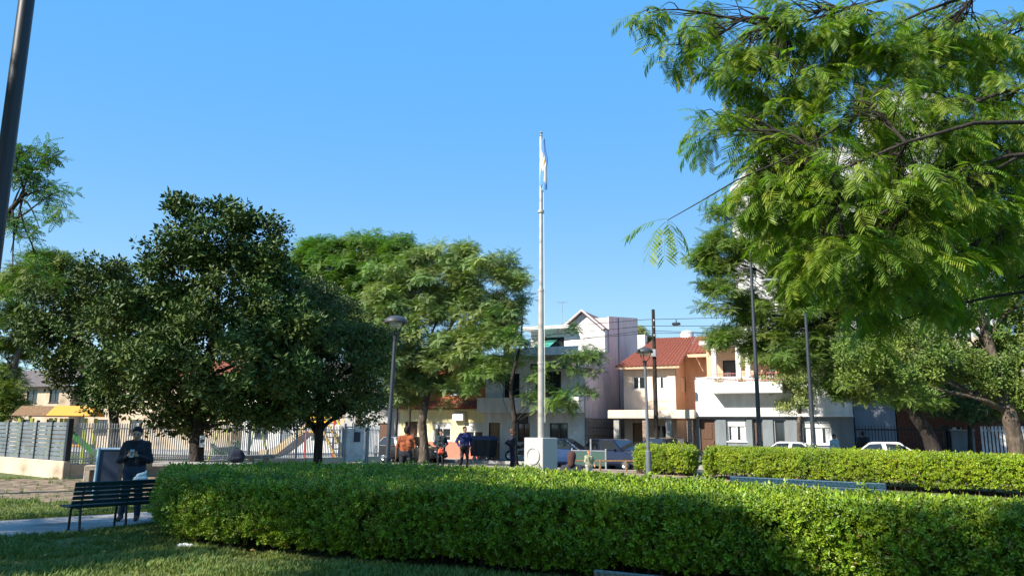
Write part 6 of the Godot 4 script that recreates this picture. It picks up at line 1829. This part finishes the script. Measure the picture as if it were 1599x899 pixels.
	for s in [-1.0, 1.0]:
		a = MB.new(); a.tube([Vector3(s * 0.09, 0.34, -0.09), Vector3(s * 0.2, 0.2, -0.14), Vector3(s * 0.19, 0.04, -0.08)], [0.018, 0.02, 0.015], 6)
		part(th, "strap", a, M.navy_cloth)
	th = thing("paper_notice", "white paper notice fixed to the largest tree's trunk", "notice", Vector3(-9.35, 1.25, -23.72), 0.15)
	part(th, "sheet", boxmesh(Vector3(0.15, 0.34, 0.006)), M.paper)
	part(th, "print", boxmesh(Vector3(0.11, 0.10, 0.004)), M.print_dark, Vector3(0, 0.0, 0.006))
	th = thing("concrete_stool", "pale hollow concrete stool beside the fence corner plinth", "stool", Vector3(-11.4, 0, -21.6), 0.35)
	a = MB.new()
	a.span(Vector3(-0.22, -0.05, -0.22), Vector3(-0.08, 0.50, 0.22), 0.01); a.span(Vector3(0.10, -0.05, -0.22), Vector3(0.22, 0.50, 0.22), 0.01); a.span(Vector3(-0.22, 0.50, -0.22), Vector3(0.22, 0.62, 0.22), 0.01); a.span(Vector3(-0.08, -0.05, -0.21), Vector3(0.10, 0.50, -0.1), 0.0)
	part(th, "body", a, M.wallbase)
	th = thing("litter_bin", "dark blue boxy litter bin beside the standing man", "bin", Vector3(-8.55, 0, -16.8), 0.25)
	a = MB.new()
	a.extrude(PackedVector2Array([Vector2(-0.2, 0.12), Vector2(0.2, 0.12), Vector2(0.23, 1.16), Vector2(-0.17, 1.2)]), -0.2, 0.2)
	part(th, "body", a, M.board_blue)
	a = MB.new(); a.tube([Vector3(-0.22, 0.0, 0.2), Vector3(-0.19, 1.22, 0.2)], [0.035, 0.035], 6)
	part(th, "post", a, M.board_edge)
	part(th, "rim", boxmesh(Vector3(0.44, 0.04, 0.44), 0.012), M.board_edge, Vector3(0.03, 1.2, 0))
	part(th, "plinth", boxmesh(Vector3(0.34, 0.14, 0.34), 0.01), M.concrete, Vector3(0, 0.06, 0))
	th = thing("cloth_bag", "crumpled white bag hung over the dark green bench backrest", "bag", Vector3(-6.28, 0.74, -13.40), 0.85)
	a = MB.new()
	add_sdf(a, [[Vector3(-0.15, 0.12, 0), 0.12, Vector3(0.13, 0.14, 0.02), 0.13, 0], [Vector3(-0.08, 0.26, 0), 0.08, Vector3(0.1, 0.30, 0.02), 0.09, 0], [Vector3(0.16, 0.30, -0.02), 0.05, Vector3(0.2, 0.42, 0), 0.03, 1]], 0.02, 0.04, [Color.WHITE, Color(0.3, 0.2, 0.15)])
	for q in a.v.size(): a.v[q] += rdir() * 0.006
	th.scale = Vector3.ONE * 0.45
	part(th, "bag", a, M.white_bag)
	th = thing("paper_litter", "crumpled white paper on the grass before the hedge's left end", "litter", Vector3(-4.55, 0.0, -11.25), 0.0)
	a = MB.new()
	add_sdf(a, [[Vector3(-0.08, 0.03, 0), 0.045, Vector3(0.09, 0.03, 0.02), 0.035, 0]], 0.018, 0.02, [Color.WHITE])
	for q in a.v.size(): a.v[q] += rdir() * 0.012
	part(th, "sheet", a, M.paper)
	# low wooden rail on the far lawn, and the mesh panel at the kerb
	th = thing("low_rail", "low brown timber rail on the lawn beyond the child", "rail", Vector3(4.2, 0, -32.6), 0.08)
	for q in 4: part(th, "post", boxmesh(Vector3(0.08, 0.48, 0.08), 0.01), M.lightwood, Vector3(-1.6 + q * 1.1, 0.2, 0))
	part(th, "rail", boxmesh(Vector3(3.5, 0.07, 0.06), 0.01), M.lightwood, Vector3(0, 0.42, 0.0))
	th = thing("kerb_panel", "dark green mesh panel between grey posts before the navy car", "barrier", at(3.0, 8.2), YAW)
	for x in [-0.75, 0.15, 0.85]: part(th, "post", boxmesh(Vector3(0.07, 1.0 if x != 0.15 else 1.45, 0.07), 0.01), M.greymetal, Vector3(x, 0.35 if x != 0.15 else 0.55, 0))
	a = MB.new(); a.span(Vector3(-0.72, 0.1, -0.012), Vector3(0.83, 0.72, 0.012), 0.0)
	part(th, "panel", a, mt("panel_green", 0.03, 0.075, 0.06, 0.6))
	part(th, "top_rail", boxmesh(Vector3(1.65, 0.04, 0.04)), M.greymetal, Vector3(0.05, 0.76, 0))

func build_street_things() -> void:
	car("dark blue parked car partly behind the flagpole pedestal", at(0.2, 3.6, -0.2), YAW + 0.1, M.car_blue, {"hatch": true})
	car("navy car with sky reflecting windows, right of the pedestal", at(3.3, 4.4, -0.2), YAW - 0.5, M.car_navy, {"hatch": true, "L": 4.0})
	car("black car parked under the car port of the cream house", at(5.2, 1.2, -0.06), YAW + 1.2, M.car_black, {"hatch": true, "L": 3.9, "H": 1.38})
	car("silver car behind the far hedge, left of the blue shirted person", at(11.0, 4.4, -0.2), YAW + PI, M.car_silver, {"L": 4.0})
	car("white car behind the far hedge, right of the person in dark jacket", at(15.5, 4.8, -0.2), YAW, M.car_white, {"L": 4.4, "H": 1.47})
	car("black car mostly hidden behind the man in dark green", at(-9.3, 3.4, -0.2), YAW, M.car_black, {"hatch": true})
	motorcycle("black motorcycle standing before the white balcony house", at(-3.3, 1.4, -0.06), YAW + 0.2)
	# wheeled waste container
	var th := thing("waste_container", "large black waste container with dark blue lid", "container", at(-5.55, 1.6, -0.06), YAW)
	var a := MB.new()
	a.extrude(PackedVector2Array([Vector2(-0.58, 0.22), Vector2(0.58, 0.22), Vector2(0.68, 1.12), Vector2(-0.68, 1.12)]), -0.45, 0.45)
	part(th, "body", a, M.plastic_black)
	a = MB.new(); a.extrude(PackedVector2Array([Vector2(-0.72, 1.13), Vector2(0.72, 1.13), Vector2(0.7, 1.24), Vector2(0.45, 1.36), Vector2(-0.45, 1.36), Vector2(-0.7, 1.24)]), -0.5, 0.5)
	part(th, "lid", a, M.plastic_blue)
	for x in [-0.4, 0.4]:
		for z in [-0.35, 0.35]: wheel(th, Vector3(x, 0.11, z), 0.11, 0.06)
	for x in [-0.3, 0.3]: part(th, "rib", boxmesh(Vector3(0.06, 0.8, 0.04), 0.01), M.plastic_black, Vector3(x, 0.68, 0.465))
	# plants and aerials on the houses
	for q in [[7.5, 0.55, 3.82, "bushy potted plant at the left end of the white balcony"], [8.6, 0.55, 3.82, "potted plant in the middle of the white balcony"], [9.9, 0.55, 3.82, "potted plant at the right end of the white balcony"]]:
		th = thing("potted_plant", q[3], "plant", at(q[0], q[1] - 1.0, q[2]), YAW, "potted plants on the white balcony")
		a = MB.new(); a.lathe([Vector2(0, 0), Vector2(0.14, 0), Vector2(0.19, 0.3), Vector2(0.16, 0.3), Vector2(0.14, 0.26), Vector2(0, 0.26)], 12)
		part(th, "pot", a, M.roofred)
		a = MB.new()
		for e in 46:
			var d := rdir()
			d.y = absf(d.y)
			leaf(a, Vector3(0, 0.3, 0) + d * R(0.05, 0.3), (d + rdir() * 0.5).normalized(), rdir(), 0.2, 0.08)
		part(th, "leaves", a, M.leaf_light)
	th = thing("roof_aerial", "thin television aerial on the white balcony house roof", "aerial", at(-3.4, -5.5, 8.1), YAW)
	a = MB.new(); a.tube([Vector3(0, 0, 0), Vector3(0, 2.0, 0)], [0.02, 0.015], 5)
	part(th, "mast", a, M.greymetal)
	for q in 6:
		a = MB.new(); a.tube([Vector3(-0.3 + q * 0.12, 1.9, -0.35 + q * 0.03), Vector3(-0.3 + q * 0.12, 1.9, 0.35 - q * 0.03)], [0.008, 0.008], 4)
		part(th, "element", a, M.greymetal)
	a = MB.new(); a.tube([Vector3(-0.35, 1.9, 0), Vector3(0.35, 1.9, 0)], [0.012, 0.012], 4)
	part(th, "boom", a, M.greymetal)
	# utility pole and its wires
	th = thing("utility_pole", "dark timber utility pole before the red roofed house", "pole", at(4.5, 1.6, -0.06))
	a = MB.new(); a.tube([Vector3(0, -0.1, 0), Vector3(0, 4, 0), Vector3(0, 8.1, 0)], [0.13, 0.11, 0.085], 10)
	part(th, "shaft", a, M.bark_dark)
	a = MB.new(); a.t = Transform3D(Basis(Vector3.UP, YAW), Vector3.ZERO)
	a.box(Vector3(0, 5.75, 0.16), Vector3(0.3, 0.4, 0.16), 0.02)
	part(th, "junction_box", a, M.greymetal)
	for y in [6.7, 7.15, 7.5]: part(th, "insulator", boxmesh(Vector3(0.09, 0.12, 0.09), 0.03), M.whitemetal, Vector3(0.0, y, 0.14))
	for q in 4:
		var y: float = [7.5, 7.15, 6.75, 6.9][q]
		th = thing("overhead_wire", ["topmost overhead wire, carrying the street light", "second overhead wire from the top", "lowest overhead wire along the street", "overhead wire third from the top, sagging most"][q], "wire", at(4.1, 1.75, 0))
		var pts := []
		var rad := []
		for k in 41:
			var s := -30.0 + k * 1.5
			var ph := fposmod(s, 30.0) / 30.0
			var p := at(4.1 + s, 1.75 + 0.05 * q, y - 4.0 * ph * (1 - ph) * [0.25, 0.4, 0.35, 0.7][q]) - at(4.1, 1.75, 0)
			pts.append(p); rad.append(0.014)
		a = MB.new(); a.tube(pts, rad, 4)
		part(th, "cable", a, M.rubber)
	th = thing("hung_light", "small dark street light hung from the overhead wire", "street light", at(5.75, 1.75, 7.18), YAW)
	part(th, "housing", boxmesh(Vector3(0.42, 0.14, 0.26), 0.04), M.darkmetal)
	part(th, "hanger", boxmesh(Vector3(0.05, 0.2, 0.05), 0.01), M.darkmetal, Vector3(0, 0.13, 0))
	a = MB.new(); a.lathe([Vector2(0, -0.12), Vector2(0.08, -0.1), Vector2(0.12, -0.068)], 12)
	part(th, "lens", a, M.lampglass)
	# two thin sign posts by the yellow house
	for q in 2:
		th = thing("sign_post", ["slim dark post left of the yellow house", "slim dark post right beside the forked grey trunk"][q], "post", at(-11.4 + q * 0.9, 1.7, -0.06), YAW, "slim dark posts by the yellow house")
		a = MB.new(); a.tube([Vector3(0, -0.1, 0), Vector3(0, 3.4, 0)], [0.09, 0.08], 8)
		part(th, "shaft", a, M.bark_dark)
		part(th, "collar", boxmesh(Vector3(0.22, 0.3, 0.22), 0.02), M.darkmetal, Vector3(0, 0.1, 0))

func build_people() -> void:
	var navy := Color(0.010, 0.012, 0.022)
	person("man in dark hoodie and jeans standing by bench looking at phone", Vector3(-6.85, 0.012, -14.35), 0.25, {"h": 1.66, "cell": 0.016, "hcell": 0.0065, "fcell": 0.005, "hood": true, "bulk": 1.14,
		"j": {"el": Vector3(0.265, 1.11, 0.03), "er": Vector3(-0.265, 1.11, 0.03), "wl": Vector3(0.10, 1.20, 0.27), "wr": Vector3(-0.09, 1.20, 0.27), "kl": Vector3(0.11, 0.50, 0.04), "kr": Vector3(-0.12, 0.50, 0.03), "al": Vector3(0.12, 0.09, 0.0), "ar": Vector3(-0.16, 0.09, -0.03)},
		"hd_l": Vector3(-0.6, 0.35, 0.55), "hd_r": Vector3(0.6, 0.35, 0.55), "hs_l": Vector3(0.2, 1, 0), "hs_r": Vector3(-0.2, 1, 0), "curl": 0.5,
		"hpitch": 0.28, "top": navy, "legs": Color(0.03, 0.05, 0.085), "shoe": Color(0.10, 0.07, 0.06), "skin": Color(0.52, 0.30, 0.20)})
	var ph := thing("phone", "pale phone held in the standing man's hands", "phone", Vector3(-6.85, 0.012, -14.35) + Basis(Vector3.UP, 0.25) * Vector3(0, 1.19, 0.34), 0.25)
	part(ph, "case", boxmesh(Vector3(0.075, 0.155, 0.009), 0.003), M.palegrey, Vector3.ZERO, Basis(Vector3.RIGHT, -0.5))
	part(ph, "screen", boxmesh(Vector3(0.068, 0.145, 0.002)), M.glass, Basis(Vector3.RIGHT, -0.5) * Vector3(0, 0, -0.006), Basis(Vector3.RIGHT, -0.5))
	person("person in orange shirt and dark trousers seen from behind", Vector3(-3.15, 0, -23.6), PI + 0.1, {"h": 1.74, "lean": 0.1, "bulk": 1.06, "wide": 1.2, "long": false,
		"j": {"el": Vector3(0.27, 1.13, 0.0), "er": Vector3(-0.27, 1.13, 0.0), "wl": Vector3(0.29, 0.89, 0.08), "wr": Vector3(-0.29, 0.89, 0.08), "kl": Vector3(0.13, 0.50, 0.06), "kr": Vector3(-0.13, 0.50, 0.0), "al": Vector3(0.14, 0.09, 0.05), "ar": Vector3(-0.14, 0.09, -0.1)},
		"top": Color(0.33, 0.085, 0.025), "legs": Color(0.014, 0.012, 0.025), "skin": Color(0.25, 0.11, 0.06)})
	person("man in dark green top and black cap holding a red bag", Vector3(-2.98, 0, -33.4), 0.15, {"h": 1.64, "cap": true, "bulk": 1.12,
		"j": {"el": Vector3(0.29, 1.12, 0.0), "er": Vector3(-0.29, 1.12, 0.0), "wl": Vector3(0.10, 0.93, 0.20), "wr": Vector3(-0.05, 0.93, 0.21)},
		"hyaw": 0.5, "top": Color(0.016, 0.035, 0.042), "legs": Color(0.012, 0.014, 0.02), "hair": Color(0.008, 0.008, 0.009)})
	var bg := thing("hand_bag", "small red bag in the hands of the man in green", "bag", Vector3(-2.95, 0.62, -33.17), 0.15)
	var a := MB.new(); add_sdf(a, [[Vector3(-0.07, 0.08, 0), 0.075, Vector3(0.07, 0.08, 0), 0.075, 0], [Vector3(-0.05, 0.17, 0), 0.06, Vector3(0.05, 0.17, 0), 0.06, 0]], 0.015, 0.04, [Color.WHITE])
	part(bg, "bag", a, M.play_red)
	a = MB.new(); a.tube([Vector3(-0.06, 0.2, 0), Vector3(-0.03, 0.29, 0), Vector3(0.03, 0.29, 0), Vector3(0.06, 0.2, 0)], [0.01, 0.01, 0.01, 0.01], 5)
	part(bg, "handle", a, M.play_red)
	person("man in bright blue jacket and brown trousers walking", Vector3(-1.92, 0, -32.6), 0.35, {"h": 1.78, "bulk": 1.15,
		"j": {"el": Vector3(0.33, 1.15, -0.06), "er": Vector3(-0.33, 1.15, -0.06), "wl": Vector3(0.24, 0.95, 0.05), "wr": Vector3(-0.24, 0.95, 0.05), "kl": Vector3(0.09, 0.51, 0.10), "kr": Vector3(-0.10, 0.50, -0.02), "al": Vector3(0.08, 0.10, 0.12), "ar": Vector3(-0.11, 0.11, -0.22)},
		"hyaw": 0.3, "top": Color(0.012, 0.022, 0.12), "legs": Color(0.045, 0.028, 0.03)})
	person("person in long dark clothes, hand on hip, left of pedestal", Vector3(0.06, 0, -31.8), PI / 2 + 0.15, {"h": 1.70, "wide": 1.35,
		"j": {"el": Vector3(0.26, 1.16, -0.22), "er": Vector3(-0.36, 1.16, -0.20), "wl": Vector3(0.17, 1.0, -0.02), "wr": Vector3(-0.18, 1.0, 0.0)},
		"top": Color(0.014, 0.016, 0.035), "legs": Color(0.028, 0.018, 0.040), "skin": Color(0.50, 0.22, 0.12), "hair": Color(0.10, 0.05, 0.03)})
	person("toddler in pale green clothes standing right of pedestal", Vector3(2.55, 0, -25.6), 0.5, {"h": 1.02, "bulk": 1.3, "wide": 1.2,
		"j": {"el": Vector3(0.3, 1.15, 0.05), "er": Vector3(-0.3, 1.15, 0.05), "wl": Vector3(0.22, 0.98, 0.2), "wr": Vector3(-0.2, 1.0, 0.2)},
		"top": Color(0.38, 0.38, 0.22), "legs": Color(0.55, 0.52, 0.46), "hair": Color(0.30, 0.12, 0.05), "skin": Color(0.55, 0.26, 0.15), "shoe": Color(0.6, 0.6, 0.6)})
	# a person sitting just beyond the hedge: only the head shows above it
	person("seated person with reddish brown hair showing above the hedge", Vector3(1.28, 0, -16.6), PI - 0.3, {"h": 1.72, "up": Vector3(0, -0.50, 0), "longhair": true, "lean": 0.1,
		"j": {"kl": Vector3(0.12, 0.47, 0.42), "kr": Vector3(-0.12, 0.47, 0.42), "al": Vector3(0.12, 0.09, 0.46), "ar": Vector3(-0.12, 0.09, 0.46), "wl": Vector3(0.16, 0.99, 0.28), "wr": Vector3(-0.16, 0.99, 0.28)},
		"top": Color(0.03, 0.03, 0.045), "legs": Color(0.03, 0.03, 0.05), "hair": Color(0.055, 0.022, 0.018)})
	var st := thing("stone_block", "low stone block under the seated person", "block", Vector3(1.25, 0, -16.55), 0.3)
	part(st, "block", boxmesh(Vector3(0.55, 0.36, 0.45), 0.02), M.concrete, Vector3(0, 0.15, 0))
	person("person in light blue top beyond the far hedge", at(13.06, 1.6, -0.06), 0.3, {"h": 1.62, "top": Color(0.50, 0.70, 0.78), "legs": Color(0.03, 0.035, 0.06), "bulk": 1.1, "skin": Color(0.42, 0.20, 0.12)})
	person("person in dark jacket and cap beyond the far hedge", at(14.3, 1.2, -0.06), 2.4, {"h": 1.78, "top": Color(0.022, 0.026, 0.03), "legs": Color(0.015, 0.015, 0.02), "bulk": 1.15, "cap": true, "hair": Color(0.03, 0.02, 0.02)})

func build_grass() -> void:
	rng.seed = 99
	var path := PackedVector2Array()
	for q in PATH: path.append(Vector2(q[0], q[1]))
	var hp := PackedVector2Array()
	for q in HF: hp.append(Vector2(q[0], q[1]))
	for q in range(HB.size() - 1, -1, -1): hp.append(Vector2(HB[q][0], HB[q][1]))
	var nz := FastNoiseLite.new()
	nz.seed = 4; nz.frequency = 0.45
	var th := thing("grass", "short mown grass of the lawn in front of the hedge", "grass")
	th.set_meta("kind", "stuff")
	var xf := []
	var cols := []
	var dirt := PackedVector2Array()
	for q in rough_edge(DIRT): dirt.append(Vector2(q[0], q[1]))
	for q in 90000:
		var z := R(-25.5, -5.0) if q % 3 == 0 else R(-16.5, -5.0)
		var x := R(-19.0, 3.5) if q % 3 == 0 else R(-14.0, 3.5)
		if x < z * 0.72 - 1.0 or x > -z * 0.72: continue
		if z < -15 and x > -6: continue
		if Geometry2D.is_point_in_polygon(Vector2(x, z), dirt) and rng.randf() > 0.05: continue
		var p := Vector2(x, z)
		var v := nz.get_noise_2d(x, z)
		if v < -0.28 and rng.randf() < 0.8: continue
		if Geometry2D.is_point_in_polygon(p, path) or Geometry2D.is_point_in_polygon(p, hp): continue
		xf.append(Transform3D(Basis(Vector3.UP, R(0, TAU)).scaled(Vector3.ONE * R(0.6, 1.25) * (1.0 + v * 0.5)), Vector3(x, 0, z)))
		cols.append(tint(R(0.75, 1.25), R(-0.1, 0.3) - v * 0.25))
	multi(th, "blades", MESHES["tuft"], M.blade, xf, cols)
	# fallen leaves
	th = thing("fallen_leaves", "scattered dry brown and yellow leaves on lawn and path", "leaves")
	th.set_meta("kind", "stuff")
	var mb := MB.new()
	leaf(mb, Vector3(0, 0.012, -0.03), Vector3(0.1, 0.12, 1).normalized(), Vector3.UP, 0.065, 0.034)
	xf = []; cols = []
	for q in 900:
		var z := R(-16.5, -5.0)
		var x := R(-13.0, 3.0)
		if Geometry2D.is_point_in_polygon(Vector2(x, z), hp): continue
		var on := 0.014 if Geometry2D.is_point_in_polygon(Vector2(x, z), path) else R(0.01, 0.05)
		xf.append(Transform3D((Basis(Vector3.UP, R(0, TAU)) * Basis(Vector3.BACK, R(-0.5, 0.5))).scaled(Vector3.ONE * R(0.6, 1.2)), Vector3(x, on, z)))
		cols.append(Color(R(0.25, 0.5), R(0.16, 0.3), R(0.04, 0.08)))
	multi(th, "leaves", mb.mesh(), M.dry_leaf, xf, cols)
